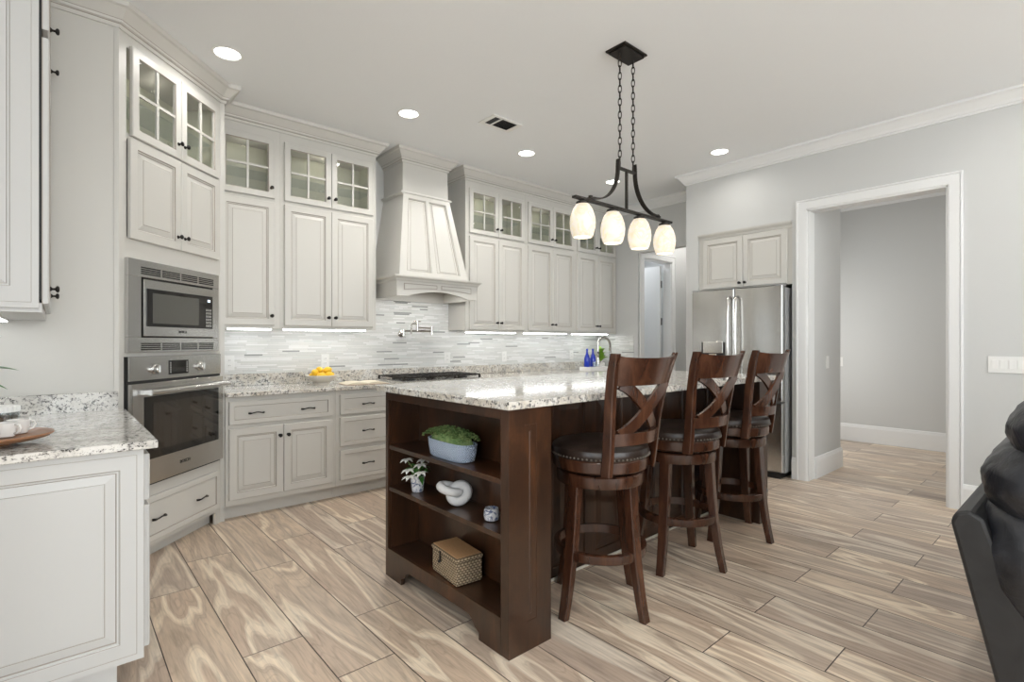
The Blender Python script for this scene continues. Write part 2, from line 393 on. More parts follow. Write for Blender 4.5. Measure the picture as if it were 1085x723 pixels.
    def build(s, name, mats, parent=None, smooth=False, bevel=0.0, world=False, loc=None, fix=True):
        me = bpy.data.meshes.new(name); vs = s.v
        if world and parent is not None:
            inv = parent.matrix_basis.inverted(); vs = [tuple(inv @ Vector(p)) for p in vs]
        if loc is not None: vs = [(p[0]-loc[0], p[1]-loc[1], p[2]-loc[2]) for p in vs]
        me.from_pydata(vs, [], s.f)
        for q in (mats if isinstance(mats, (list, tuple)) else [mats]): me.materials.append(M[q])
        me.polygons.foreach_set('material_index', s.m)
        if fix:
            import bmesh
            bm = bmesh.new(); bm.from_mesh(me); bmesh.ops.recalc_face_normals(bm, faces=bm.faces); bm.to_mesh(me); bm.free()
        me.polygons.foreach_set('use_smooth', [bool(smooth)]*len(me.polygons))
        o = bpy.data.objects.new(name, me); COL.objects.link(o)
        if parent is not None: o.parent = parent
        if loc is not None: o.location = loc
        if smooth == 'auto':
            import bmesh
            bm = bmesh.new(); bm.from_mesh(me)
            for e in bm.edges:
                if len(e.link_faces) == 2 and e.calc_face_angle(0) > 0.6: e.smooth = False
            bm.to_mesh(me); bm.free()
        if bevel:
            b = o.modifiers.new('bevel', 'BEVEL'); b.width = bevel; b.segments = 2; b.limit_method = 'ANGLE'; b.angle_limit = 0.6
        return o
def thing(name, label, cat, loc=(0, 0, 0), rotz=0.0, group=None):
    o = bpy.data.objects.new(name, None); COL.objects.link(o); o.location = loc; o.rotation_euler = (0, 0, rotz)
    o.empty_display_size = 0.1; o['label'] = label; o['category'] = cat
    if group: o['group'] = group
    o.matrix_basis = Matrix.Translation(Vector(loc)) @ Matrix.Rotation(rotz, 4, 'Z')
    return o
def tag(o, label, cat, group=None):
    o['label'] = label; o['category'] = cat
    if group: o['group'] = group
    return o
def struct(name, mb, m, **k):
    o = mb.build(name, m, **k); o['kind'] = 'structure'; return o
def dup(root, loc, rotz, label, group=None):
    r = root.copy(); COL.objects.link(r); r.matrix_basis = Matrix.Translation(Vector(loc)) @ Matrix.Rotation(rotz, 4, 'Z')
    r['label'] = label
    if group: r['group'] = group
    for ch in list(root.children):
        c = ch.copy(); COL.objects.link(c); c.parent = r
        for g in list(ch.children):
            d = g.copy(); COL.objects.link(d); d.parent = c
    return r

# ------------------------------------------------------------------ the room
XR, XA, YB, YA = 5.18, 5.75, 4.72, 4.05      # right wall, kitchen side wall, back wall, alcove side wall
XW, YS = -3.5, -4.5
struct('floor', MB().box(XW-0.1, 8.2, YS-0.1, 6.0, -0.1, 0.0), 'floor')
struct('ceiling', MB().box(XW-0.1, 8.2, YS-0.1, 6.0, CEIL, CEIL+0.1), 'ceiling')
struct('wall_back', MB().box(-0.5, 5.86, YB, YB+0.12, 0, CEIL), 'wall')
struct('wall_side', MB().box(XA, 5.86, YA, YB, 0, CEIL).box(XA, 5.86, 3.02, YA, 2.45, CEIL), 'wall')
struct('wall_left', MB().box(-0.48, -0.36, 1.9, YB, 0, CEIL), 'wall')
struct('wall_oven', MB().box(-0.36, 0.254, 3.512, 3.60, 0, CEIL).box(0.232, 0.2535, 3.507, 3.512, 0, CEIL-0.118), 'cab')
# right wall: pier, fridge niche, opening to the hall
struct('wall_right', MB().box(XR, XR+0.14, 2.88, 3.02, 0, CEIL).box(XR, XR+0.14, 1.93, 2.88, 2.42, CEIL).box(XR, XR+0.14, 1.80, 1.93, 0, CEIL)
       .box(XR, XR+0.14, 0.80, 1.80, 2.49, CEIL).box(XR, XR+0.14, YS, 0.80, 0, CEIL), 'wall')
struct('wall_niche', MB().box(XR+0.14, 5.95, 1.79, 1.93, 0, CEIL).box(5.95, 6.05, 1.79, 3.02, 0, CEIL).box(XR+0.14, 5.95, 2.88, 3.02, 0, CEIL).box(XR+0.14, 5.95, 1.93, 2.88, 2.42, 2.52), 'wall')
# alcove beyond the side wall with the pantry doorway
struct('wall_alcove', MB().box(5.86, 5.88, YA, YA+0.12, 0, CEIL).box(5.88, 6.545, YA, YA+0.12, 2.40, CEIL).box(6.545, 7.7, YA, YA+0.12, 0, CEIL)
       .box(7.6, 7.7, 3.02, YA, 0, CEIL).box(6.05, 7.7, 2.92, 3.02, 0, CEIL), 'wall')
struct('wall_pantry', MB().box(5.86, 7.4, 5.4, 5.5, 0, CEIL).box(7.3, 7.4, YA+0.12, 5.4, 0, CEIL), 'wall')
# hall
struct('wall_hall', MB().box(7.75, 7.85, -0.6, 2.92, 0, CEIL).box(XR+0.14, 7.85, -0.7, -0.6, 0, CEIL), 'wall')
# living-room shell behind the camera, with the window openings the daylight comes through
def holed(x0, x1, z0, z1, wins, y0, y1, swap=False):
    mb = MB(); xs = sorted([x0, x1]+[w for q in wins for w in q[:2]])
    for a, b_ in zip(xs, xs[1:]):
        w = [q for q in wins if abs(q[0]-a) < 1e-6 and abs(q[1]-b_) < 1e-6]
        segs = [(z0, z1)] if not w else [(z0, w[0][2]), (w[0][3], z1)]
        for c, d in segs:
            mb.box(*((y0, y1, a, b_) if swap else (a, b_, y0, y1)), c, d)
    return mb
SW = [(-1.5, 0.3, 0.5, 2.6), (0.7, 2.5, 0.5, 2.6), (2.9, 4.7, 0.5, 2.6)]
struct('wall_front', holed(XW, 8.2, 0, CEIL, SW, YS-0.1, YS), 'wall')
WW = [(-3.4, -1.6, 0.5, 2.6), (-1.1, 0.7, 0.5, 2.6)]
struct('wall_west', holed(YS, 6.0, 0, CEIL, WW, XW-0.1, XW, True), 'wall')
struct('wall_north', MB().box(XW, -0.48, 2.6, 2.7, 0, CEIL), 'wall')
wn = 1
for (a, b_, c, d) in SW:
    mb = MB()
    for x in (a, (a+b_)/2-0.02, b_-0.05): mb.box(x, x+0.05, YS-0.08, YS-0.02, c, d)
    for z in (c, (c+d)/2, d-0.05): mb.box(a, b_, YS-0.08, YS-0.02, z, z+0.05)
    struct('window_%d' % wn, mb, 'blinds'); wn += 1
for (a, b_, c, d) in WW:
    mb = MB()
    for y in (a, (a+b_)/2-0.02, b_-0.05): mb.box(XW-0.08, XW-0.02, y, y+0.05, c, d)
    for z in (c, (c+d)/2, d-0.05): mb.box(XW-0.08, XW-0.02, a, b_, z, z+0.05)
    struct('window_%d' % wn, mb, 'blinds'); wn += 1

CROWN = [(0, 0), (0, -0.105), (0.012, -0.105), (0.014, -0.090), (0.024, -0.086), (0.030, -0.070), (0.062, -0.032), (0.074, -0.022), (0.086, -0.018), (0.088, 0)]
CABCROWN = [(0, 0), (0, -0.117), (0.010, -0.117), (0.012, -0.098), (0.015, -0.095), (0.026, -0.092), (0.028, -0.080), (0.030, -0.077), (0.040, -0.066), (0.070, -0.030), (0.084, -0.024), (0.090, 0)]
CCM = [0, 0, 0, 1, 0, 0, 1, 0, 0, 0, 0, 0]
struct('trim_1', MB().sweep([(XA, 3.02), (XR, 3.02), (XR, YS)][::-1], [(-o, z) for o, z in CROWN], CEIL-0.0005), 'trim')
struct('trim_2', MB().sweep([(XA, 4.7), (XA, 3.11)], CROWN, CEIL-0.0005), 'trim')
struct('trim_3', MB().sweep([(7.75, 2.9), (7.75, -0.6)], CROWN, CEIL-0.0005), 'trim')
# cased opening (in the plane x = XR), doorway casing (in the plane y = YA)
def casing_profile(w, t): return [(0, 0), (0, -t*0.5), (w*0.12, -t*0.7), (w*0.75, -t*0.75), (w*0.80, -t*0.55), (w*0.86, -t), (w, -t*0.9), (w, 0)]
struct('trim_4', MB().sweep([(1.80, 0), (1.80, 2.49), (0.80, 2.49), (0.80, 0)], casing_profile(0.092, 0.02), XR-0.0005, plane='yz')
       .box(XR-0.001, XR+0.141, 1.788, 1.80, 0, 2.49).box(XR-0.001, XR+0.141, 0.80, 0.812, 0, 2.49).box(XR-0.001, XR+0.141, 0.80, 1.80, 2.478, 2.49), 'trim')
struct('trim_5', MB().sweep([(5.88, 0), (5.88, 2.40), (6.545, 2.40), (6.545, 0)], [(-o, z) for o, z in casing_profile(0.09, 0.02)], YA-0.0005, plane='xz')
       .box(5.88, 5.892, YA-0.001, YA+0.121, 0, 2.4).box(6.533, 6.545, YA-0.001, YA+0.121, 0, 2.4).box(5.88, 6.545, YA-0.001, YA+0.121, 2.388, 2.4), 'trim')
BASE = [(0, 0), (0.018, 0), (0.018, 0.165), (0.013, 0.18), (0.010, 0.195), (0, 0.20)]
struct('baseboard_right', MB().sweep([(XR, 1.93), (XR, 1.893)], [(o, z) for o, z in BASE], 0).sweep([(XR, 0.708), (XR, YS)], BASE, 0), 'trim')
struct('baseboard_hall', MB().sweep([(7.75, 2.9), (7.75, -0.6)], [(o, z*1.1) for o, z in BASE], 0).sweep([(XR+0.141, 1.79), (5.95, 1.79)][::1], BASE, 0)
       .sweep([(5.95, 1.79), (6.05, 1.79), (6.05, 2.92)], BASE, 0), 'trim')
struct('baseboard_alcove', MB().sweep([(6.64, YA), (7.6, YA)], BASE, 0), 'trim')
# pantry door standing open inside the doorway
dr = thing('door_1', 'white panelled pantry door standing open inside the cased doorway past the sink', 'door', (6.50, 4.175, 0), PI/2)
dr['kind'] = 'structure'
mb = MB(); mb.rings(0.005, 0.72, 0.01, 2.36, [(0, 0.0, 0), (0, -0.0, 0), (0.11, 0.0, 0), (0.118, 0.008, 0), (0.14, 0.004, 0)], 0.0, back=False); mb.box(0.005, 0.72, 0.002, 0.035, 0.01, 2.36)
mb.v = [(x, y if y > 0.0001 else y, z) for x, y, z in mb.v]
mb.build('leaf', 'trim', dr)
for z in (0.3, 1.57, 2.10): MB().box(-0.006, 0.012, -0.006, 0.01, z-0.05, z+0.05).build('hinge', 'hard', dr)

# tile backsplash
struct('trim_6', MB().box(0.901, 5.75, YB-0.010, YB, 1.01, 1.40).box(2.2, 3.21, YB-0.010, YB, 1.40, 1.70), 'tile')
struct('trim_7', MB().box(XA-0.010, XA, 4.11, YB-0.010, 1.01, 1.36), 'tile')

# ------------------------------------------------------------------ cabinetry helpers (local: x along, -y outward, z up)
DOOR = [(0, 0, 0), (0, -0.003, 1), (0, -0.016, 0), (0.004, -0.020, 0), (0.050, -0.020, 0), (0.054, -0.014, 1), (0.060, -0.012, 0), (0.064, -0.009, 1), (0.092, -0.016, 0), (0.095, -0.0175, 1), (0.098, -0.0175, 0)]
DRAWER = [(0, 0, 0), (0, -0.003, 1), (0, -0.016, 0), (0.004, -0.020, 0), (0.034, -0.020, 0), (0.038, -0.013, 1), (0.042, -0.013, 0)]
def door(p, x0, x1, z0, z1, knob=None, name='door', R=DOOR, mc='cab', kmat='hard', world_rot=None):
    mb = MB(); mb.rings(x0, x1, z0, z1, [(0, 0, 0)]+R); d = mb.build(name, [mc, 'glaze'], p)
    if knob: add_knob(d, *knob)
    return d
def add_knob(d, x, z, y=-0.02):
    mb = MB(); mb.X = Matrix.Translation((x, y, z)) @ Matrix.Rotation(PI/2, 4, 'X')
    mb.lathe([(0.011, 0), (0.009, 0.004), (0.005, 0.008), (0.005, 0.016), (0.013, 0.021), (0.0145, 0.026), (0.010, 0.031), (0.0, 0.032)], seg=14)
    return mb.build('knob', 'hard', d, smooth=True)
def add_pull(d, x, z, y=-0.02, w=0.10):
    pts = []
    for i in range(13):
        t = -1+i/6; pts.append((x+t*w/2, y-0.026+0.018*t**4 if abs(t) < 0.99 else y-0.002, z+0.004*math.cos(t*PI)))
    mb = MB().tube(pts, 0.0045, 8, rad=[0.008 if i in (0, 12) else (0.0065 if i in (1, 11) else 0.0042) for i in range(13)])
    return mb.build('handle', 'hard', d, smooth=True)
def glass_door(p, x0, x1, z0, z1, knob, mc='cab', rail=0.052):
    mb = MB(); i = rail
    mb.rings(x0, x1, z0, z1, [(0, 0, 0), (0, -0.003, 1), (0, -0.016, 0), (0.004, -0.020, 0), (i-0.006, -0.020, 0), (i, -0.012, 1), (i, 0.0, 0)], back=False)
    mb.f.pop(); mb.m.pop()
    cx, cz = (x0+x1)/2, (z0+z1)/2
    mb.box(cx-0.008, cx+0.008, -0.016, -0.004, z0+i-0.002, z1-i+0.002); mb.box(x0+i-0.002, x1-i+0.002, -0.0155, -0.0045, cz-0.008, cz+0.008)
    d = mb.build('glass_door', [mc, 'glaze'], p)
    MB().box(x0+i-0.002, x1-i+0.002, -0.003, -0.001, z0+i-0.002, z1-i+0.002).build('pane', 'pane', d)
    add_knob(d, *knob); return d
def upper_carcass(p, w, depth, zb, zs, zt, mc='cab', top=CEIL, left=True, right=True):
    mb = MB()
    mb.box(0, w, 0.02, depth, zb+0.02, zs)                       # closed lower part
    mb.box(0, w, 0.02, depth, zt, top-0.001)
    mb.box(0, 0.018, 0.02, depth, zs, zt); mb.box(w-0.018, w, 0.02, depth, zs, zt); mb.box(0.018, w-0.018, depth-0.01, depth, zs, zt)
    mb.box(0, w, 0.02, 0.04, zb, zb+0.02)                        # light rail
    o = mb.build('carcass', mc, p)
    li = MB().box(0.019, w-0.019, depth-0.013, depth-0.0105, zs+0.001, zt-0.001).box(0.0185, 0.02, 0.041, depth-0.013, zs+0.001, zt-0.001).box(w-0.02, w-0.0185, 0.041, depth-0.013, zs+0.001, zt-0.001)
    li.box(0.0205, w-0.0205, 0.041, depth-0.014, zs+0.0005, zs+0.002)
    li.build('interior_lining', 'cabin', p)
    MB().box(0.021, w-0.021, 0.08, depth-0.014, (zs+zt)/2-0.02, (zs+zt)/2-0.01).build('glass_shelf', 'clear', p)
    return o
def interior_fill(p, x, y, z, power=0.8):  # unseen point lamp added to keep glass-fronted interiors from going dark
    l = bpy.data.lights.new('cabinet_fill', 'POINT'); l.energy = power; l.color = (1, 0.96, 0.82); l.shadow_soft_size = 0.01
    o = bpy.data.objects.new('cabinet_fill', l); COL.objects.link(o); o.parent = p; o.location = (x, y, z)
ZS, ZT = 2.42, 2.92
def upper_unit(name, label, x, y, w, doors, depth, rot=0.0, mc='cab', lamp=True, zb=1.385):
    p = thing(name, label, 'cabinet', (x, y, 0), rot, 'stacked wall cabinets')
    upper_carcass(p, w, depth, zb, ZS-0.012, ZT-0.01, mc)
    fr = MB()
    xs = [0]+[q for d in doors for q in d[:2]]+[w]
    fr.box(0, doors[0][0]+0.012, 0, 0.02, zb, 2.98); fr.box(doors[-1][1]-0.012, w, 0, 0.02, zb, 2.98)
    for a, b_ in zip(doors, doors[1:]): fr.box(a[1]-0.012, b_[0]+0.012, 0, 0.02, zb, 2.98)
    for z0, z1 in ((zb, zb+0.035), (2.385, 2.435), (2.885, CEIL-0.002)):
        fr.box(0.001, w-0.001, 0.0005, 0.0195, z0, z1)
    fr.build('face_frame', mc, p)
    for (a, b_, side) in doors:
        kx = b_-0.028 if side == 'r' else a+0.028
        door(p, a, b_, zb+0.025, 2.395, (kx, zb+0.10), mc=mc)
        glass_door(p, a, b_, 2.425, 2.90, (kx, 2.505), mc=mc)
    if lamp: interior_fill(p, w/2, depth*0.5, 2.86, 0.32*w/0.8)
    return p

# ------------------------------------------------------------------ back wall uppers
UY = 4.40; UD = YB-UY-0.001
upper_unit('wall_cabinet', 'white single-column wall cabinet stacked with one glass door, next to the oven tower', 0.902, UY, 0.458, [(0.014, 0.415, 'r')], UD)
upper_unit('wall_cabinet', 'white two-door wall cabinet with two glass doors, left of the range hood', 1.361, UY, 0.839, [(0.030, 0.416, 'r'), (0.420, 0.805, 'l')], UD)
upper_unit('wall_cabinet', 'white two-door wall cabinet with glass uppers, immediately right of the range hood', 3.21, UY, 0.849, [(0.045, 0.436, 'r'), (0.440, 0.822, 'l')], UD)
upper_unit('wall_cabinet', 'white two-door glass-topped wall cabinet, middle one right of the range hood', 4.060, UY, 0.849, [(0.038, 0.438, 'r'), (0.442, 0.818, 'l')], UD)
upper_unit('wall_cabinet', 'white two-door glass-topped wall cabinet at the far end above the faucet', 4.910, UY, 0.838, [(0.035, 0.418, 'r'), (0.422, 0.800, 'l')], UD)
for i, (x0, x1, lab) in enumerate(((1.00, 1.32, 'lit strip light under the single-column wall cabinet by the oven'), (1.42, 2.14, 'lit strip light under the two-door cabinet left of the hood'), (3.30, 3.98, 'lit strip light under the first cabinet right of the hood'),
                    (4.14, 4.84, 'lit strip light under the middle cabinet right of the hood'), (4.98, 5.66, 'lit strip light under the far end cabinet above the faucet'))):
    p = thing('under_cabinet_light', lab, 'light', ((x0+x1)/2, 4.50, 1.378), 0, 'under-cabinet lights')
    h = (x1-x0)/2
    MB().box(-h, h, -0.035, 0.035, 0.010, 0.0265).build('housing', 'white', p)
    MB().box(-h+0.006, h-0.006, -0.030, 0.030, -0.004, 0.010).build('diffuser', 'strip', p)

# cabinet crown
mb = MB()
rev = [(-o, z) for o, z in CABCROWN]
mb.sweep([(-0.30, 3.512), (0.254, 3.512), (0.873, 4.131), (0.900, 4.131), (0.900, 4.40), (2.20, 4.40), (2.20, 4.72)], CABCROWN, CEIL-0.001, CCM)
mb.sweep([(3.21, 4.72), (3.21, 4.40), (5.749, 4.40)], CABCROWN, CEIL-0.001, CCM)
struct('trim_8', mb, ['cab', 'glaze'])

# ------------------------------------------------------------------ oven tower (diagonal)
T = thing('oven_tower_cabinet', 'tall white diagonal corner cabinet holding microwave and wall oven', 'cabinet', (0.254, 3.512, 0), PI/4)
mb = MB()
mb.box(0.0, 0.875, 0.02, 0.30, 1.76, ZS-0.012).box(0.0, 0.875, 0.02, 0.30, ZT-0.01, CEIL-0.001)
mb.box(0.0, 0.875, 0.02, 0.30, 0.085, 0.445)
mb.box(0.0, 0.03, 0.02, 0.50, 0.445, 1.76).box(0.845, 0.875, 0.02, 0.30, 0.445, 1.76)
mb.box(0, 0.018, 0.02, 0.30, ZS-0.012, ZT-0.01).box(0.857, 0.875, 0.02, 0.30, ZS-0.012, ZT-0.01).box(0.018, 0.857, 0.29, 0.30, ZS-0.012, ZT-0.01)
mb.box(0.06, 0.86, 0.07, 0.09, 0.0, 0.085)
mb.build('carcass', 'cab', T)
MB().box(0.019, 0.856, 0.286, 0.289, ZS-0.011, ZT-0.011).box(0.019, 0.021, 0.041, 0.286, ZS-0.011, ZT-0.011).box(0.854, 0.856, 0.041, 0.286, ZS-0.011, ZT-0.011).box(0.022, 0.853, 0.041, 0.285, ZS-0.0115, ZS-0.0095).build('interior_lining', 'cabin', T)
MB().box(0.022, 0.853, 0.06, 0.28, 2.655, 2.665).build('glass_shelf', 'clear', T)
fr = MB().box(0, 0.05, 0, 0.02, 0.0, CEIL-0.002).box(0.825, 0.875, 0, 0.02, 0.0, CEIL-0.002)
for a, b_ in ((0.085, 0.12), (0.375, 0.445), (1.196, 1.216), (1.742, 1.86), (2.395, 2.43), (2.90, CEIL-0.003)): fr.box(0.05, 0.825, 0.0, 0.02, a, b_)
fr.build('face_frame', 'cab', T)
mb = MB().prism([(0.873, 4.131), (0.900, 4.131), (0.900, 4.399), (0.873, 4.399)], 0, CEIL-0.002)
mb.build('corner_stile', 'cab', T, world=True)
glass_door(T, 0.071, 0.457, 2.420, 2.918, (0.432, 2.51)); glass_door(T, 0.461, 0.838, 2.420, 2.918, (0.488, 2.51))
door(T, 0.057, 0.455, 1.850, 2.405, (0.427, 1.93)); door(T, 0.459, 0.838, 1.850, 2.405, (0.489, 1.93))
d = door(T, 0.030, 0.842, 0.115, 0.378, name='drawer', R=DRAWER); add_pull(d, 0.262, 0.245); add_pull(d, 0.645, 0.245)
interior_fill(T, 0.44, 0.15, 2.85, 0.14)
MB().box(0.05, 0.06, 0.02, 0.07, 0, 0.085).build('toe_kick', 'cab', T)

mw = thing('microwave', 'built-in stainless microwave with black glass door above the oven', 'microwave', (0.254, 3.512, 1.216), PI/4)
Z = -1.216
mb = MB().box(0.034, 0.826, -0.022, -0.0005, 1.6455+Z, 1.742+Z).box(0.034, 0.826, -0.022, -0.0005, 1.2165+Z, 1.302+Z).box(0.034, 0.130, -0.022, -0.0005, 1.302+Z, 1.6455+Z).box(0.762, 0.826, -0.022, -0.0005, 1.302+Z, 1.6455+Z)
mb.build('trim_kit', 'steel', mw, bevel=0.002)
for zc in (1.662, 1.230):
    for k in range(4):
        x0 = 0.128+k*0.163; g = MB()
        for j in range(4): g.box(x0, x0+0.148, -0.0235, -0.0215, zc+j*0.0115+Z, zc+j*0.0115+0.007+Z)
        g.build('vent_grille', 'dish', mw)
MB().box(0.130, 0.762, -0.004, 0.28, 1.302+Z, 1.6455+Z).build('cavity_surround', 'dish', mw)
d = MB().box(0.138, 0.755, -0.030, -0.0042, 1.310+Z, 1.634+Z).build('door', 'steel', mw, bevel=0.003)
MB().box(0.158, 0.742, -0.0325, -0.0301, 1.366+Z, 1.583+Z).build('glass_front', 'bglass', d)
MB().box(0.200, 0.600, -0.0337, -0.0326, 1.385+Z, 1.560+Z).build('window', 'mwglass', d)
k = MB()
for i in range(3):
    for j in range(6): k.box(0.672+i*0.020, 0.686+i*0.020, -0.0337, -0.0326, 1.378+j*0.021+Z, 1.392+j*0.021+Z)
k.build('keypad', 'steel', d)
MB().box(0.690, 0.700, -0.0335, -0.0326, 1.545+Z, 1.560+Z).box(0.704, 0.714, -0.0335, -0.0326, 1.545+Z, 1.560+Z).build('clock_display', 'led', d)
def text(body, size, X, parent, m, name='logo', extrude=0.0006):
    c = bpy.data.curves.new(name, 'FONT'); c.body = body; c.size = size; c.extrude = extrude; c.align_x = 'CENTER'; c.align_y = 'CENTER'
    tmp = bpy.data.objects.new('tmp', c); COL.objects.link(tmp)
    dg = bpy.context.evaluated_depsgraph_get(); me = bpy.data.meshes.new_from_object(tmp.evaluated_get(dg))
    bpy.data.objects.remove(tmp); me.transform(X); me.materials.clear(); me.materials.append(M[m])
    o = bpy.data.objects.new(name, me); COL.objects.link(o); o.parent = parent; return o
RX = Matrix.Rotation(PI/2, 4, 'X')
text('BOSCH', 0.022, Matrix.Translation((0.455, -0.0308, 1.338+Z)) @ RX, d, 'black')

ov = thing('wall_oven', 'stainless built-in wall oven with dark window and bar handle, in the corner tower', 'oven', (0.254, 3.512, 0.448), PI/4)
Z = -0.448
MB().box(0.032, 0.843, -0.018, -0.0005, 0.4485+Z, 1.195+Z).build('body', 'dish', ov)
MB().box(0.036, 0.839, -0.028, -0.0182, 1.058+Z, 1.195+Z).build('control_panel', 'steel', ov, bevel=0.002)
d = MB().box(0.036, 0.839, -0.045, -0.0182, 0.463+Z, 1.043+Z).build('door', 'steel', ov, bevel=0.003)
MB().box(0.122, 0.785, -0.047, -0.0452, 0.606+Z, 0.965+Z).build('glass_front', 'bglass', d)
MB().box(0.185, 0.722, -0.0482, -0.0472, 0.650+Z, 0.925+Z).build('window', 'ovenglass', d)
h = MB().tube([(0.11, -0.092, 0.992+Z), (0.44, -0.092, 0.992+Z), (0.83, -0.092, 0.992+Z)], 0.0165, 14)
for x in (0.135, 0.80): h.box(x-0.016, x+0.016, -0.090, -0.045, 0.980+Z, 1.004+Z)
h.build('handle', 'steel', d, smooth='auto')
text('BOSCH', 0.028, Matrix.Translation((0.455, -0.046, 0.535+Z)) @ RX, d, 'black')
MB().box(0.335, 0.505, -0.030, -0.0282, 1.080+Z, 1.165+Z).build('display', 'bglass', ov)
mb = MB()
for i in range(5): mb.box(0.345, 0.352, -0.031, -0.0302, 1.092+i*0.014+Z, 1.097+i*0.014+Z); mb.box(0.488, 0.495, -0.031, -0.0302, 1.092+i*0.014+Z, 1.097+i*0.014+Z)
mb.build('touch_marks', 'white', ov)
for x in (0.225, 0.620):
    mb = MB(); mb.X = Matrix.Translation((x, -0.028, 1.118+Z)) @ Matrix.Rotation(PI/2, 4, 'X')
    mb.lathe([(0.030, 0), (0.030, 0.006), (0.024, 0.010), (0.022, 0.028), (0.018, 0.032), (0, 0.032)], seg=24)
    mb.box(-0.004, 0.004, -0.022, 0.022, 0.030, 0.037); mb.build('knob', 'steel', ov, smooth='auto')
    mb = MB()
    for k in range(9):
        if k == 4: continue
        a = PI*(k-4)/5+PI/2; mb.box(x+0.046*math.cos(a)-0.003, x+0.046*math.cos(a)+0.003, -0.0286, -0.0281, 1.118+Z+0.040*math.sin(a)-0.002, 1.118+Z+0.040*math.sin(a)+0.002)
    mb.build('dial_marks', 'black', ov)

# ------------------------------------------------------------------ back base cabinets
BY = 4.115
def base_unit(label, x, w, y=BY, toe=True):
    p = thing('base_cabinet', label, 'cabinet', (x, y, 0), 0, 'base cabinets')
    D = YB-y-0.001
    MB().box(0, w, 0.02, D, 0.105, 0.885).box(0, w, 0.07, 0.09, 0, 0.105).build('carcass', 'cab', p)
    return p
def frame_rect(p, w, holes, z0=0.105, z1=0.885, mc='cab'):
    MB().box(0, w, 0, 0.0195, z0, z1).build('face_frame', mc, p, bevel=0.0015)
p = base_unit('white base cabinet with one wide drawer over two doors, beside the oven tower', 0.901, 0.799)
frame_rect(p, 0.799, None)
d = door(p, 0.021, 0.769, 0.682, 0.850, name='drawer', R=DRAWER); add_pull(d, 0.201, 0.763); add_pull(d, 0.576, 0.763)
door(p, 0.021, 0.391, 0.145, 0.655, (0.364, 0.577)); door(p, 0.395, 0.771, 0.145, 0.655, (0.424, 0.577))
p = base_unit('white stack of three drawers in the back run, mostly visible left of the island', 1.701, 0.549)
frame_rect(p, 0.549, None)
for a, b_ in ((0.148, 0.393), (0.425, 0.661), (0.684, 0.848)):
    d = door(p, 0.035, 0.520, a, b_, name='drawer', R=DRAWER); add_pull(d, 0.277, (a+b_)/2-0.002)
p = base_unit('white base cabinet projecting under the gas cooktop behind the island', 2.251, 1.0, 4.03)
frame_rect(p, 1.0, None); d = door(p, 0.03, 0.97, 0.70, 0.85, name='drawer', R=DRAWER)
door(p, 0.03, 0.498, 0.145, 0.67, (0.47, 0.59)); door(p, 0.502, 0.97, 0.145, 0.67, (0.53, 0.59))
p = base_unit('white base cabinet behind the island, right of the cooktop', 3.252, 1.05)
frame_rect(p, 1.05, None); door(p, 0.03, 0.523, 0.145, 0.85, (0.495, 0.78)); door(p, 0.527, 1.02, 0.145, 0.85, (0.555, 0.78))
p = base_unit('white sink base cabinet at the far end of the back run', 4.303, 1.445)
frame_rect(p, 1.445, None); door(p, 0.03, 0.72, 0.145, 0.85, (0.69, 0.78)); door(p, 0.724, 1.415, 0.145, 0.85, (0.755, 0.78))

c = thing('granite_countertop', 'speckled white granite countertop along the back wall with low granite upstand', 'countertop', (0.947, YB, 0.885))
mb = MB().prism([(0.901, 4.07), (2.24, 4.07), (2.24, 3.985), (3.262, 3.985), (3.262, 4.07), (5.749, 4.07), (5.749, YB-0.001), (0.901, YB-0.001)], 0.8855, 0.915)
mb.build('top', 'granite2', c, world=True, bevel=0.003)
MB().box(0.901, 5.749, YB-0.030, YB-0.0105, 0.9155, 1.012).build('upstand', 'granite2', c, world=True, bevel=0.002)

# ------------------------------------------------------------------ left run (counter with tray) and its wall cabinet
p = thing('base_cabinet', 'white base cabinet with large raised end panel in the left foreground', 'cabinet', (0.243, 2.335, 0), PI/2, 'base cabinets')
MB().box(-0.36+0.001, 0.235, 2.345, 3.505, 0.115, 0.885).box(-0.36+0.001, 0.165, 2.36, 3.505, 0, 0.115).build('carcass', 'cabl', p, world=True)
mb = MB().rings(-0.355, 0.2425, 0.115, 0.885, [(0, 0.012, 0), (0, 0, 0), (0.021, 0, 0), (0.0225, 0.001, 1), (0.024, 0, 0), (0.070, 0, 0), (0.072, 0.001, 1), (0.075, 0.006, 0), (0.080, 0.006, 0), (0.083, 0.010, 1), (0.113, 0.004, 0), (0.115, 0.005, 1), (0.118, 0.003, 0)], 2.333)
# widen frame on the bottom/top to the photographed proportions
mb.build('end_panel', ['cabl', 'glaze'], p, world=True)
for a, b_, ks in ((0.02, 0.58, 'r'), (0.584, 1.15, 'l')):
    d = door(p, a, b_, 0.69, 0.86, name='drawer', R=DRAWER, mc='cabl'); add_pull(d, (a+b_)/2, 0.775)
    door(p, a, b_, 0.145, 0.67, ((b_-0.03) if ks == 'r' else a+0.03, 0.59), mc='cabl')
c = thing('granite_countertop', 'speckled white granite countertop in the left foreground under the tray and mugs', 'countertop', (-0.36, 3.51, 0.885))
MB().box(-0.359, 0.283, 2.305, 3.4885, 0.8855, 0.915).build('top', 'granite', c, world=True, bevel=0.004)
MB().box(-0.359, 0.250, 3.489, 3.511, 0.8855, 1.012).build('upstand', 'granite', c, world=True, bevel=0.003)
p = thing('wall_cabinet', 'white wall cabinet at the left edge of the picture, seen from its end', 'cabinet', (-0.06, 2.56, 0), PI/2, 'stacked wall cabinets')
MB().box(-0.359, -0.06, 2.572, 3.50, 1.42, CEIL-0.002).box(-0.359, -0.04, 2.572, 3.505, 1.385, 1.42).build('carcass', 'cabl', p, world=True)
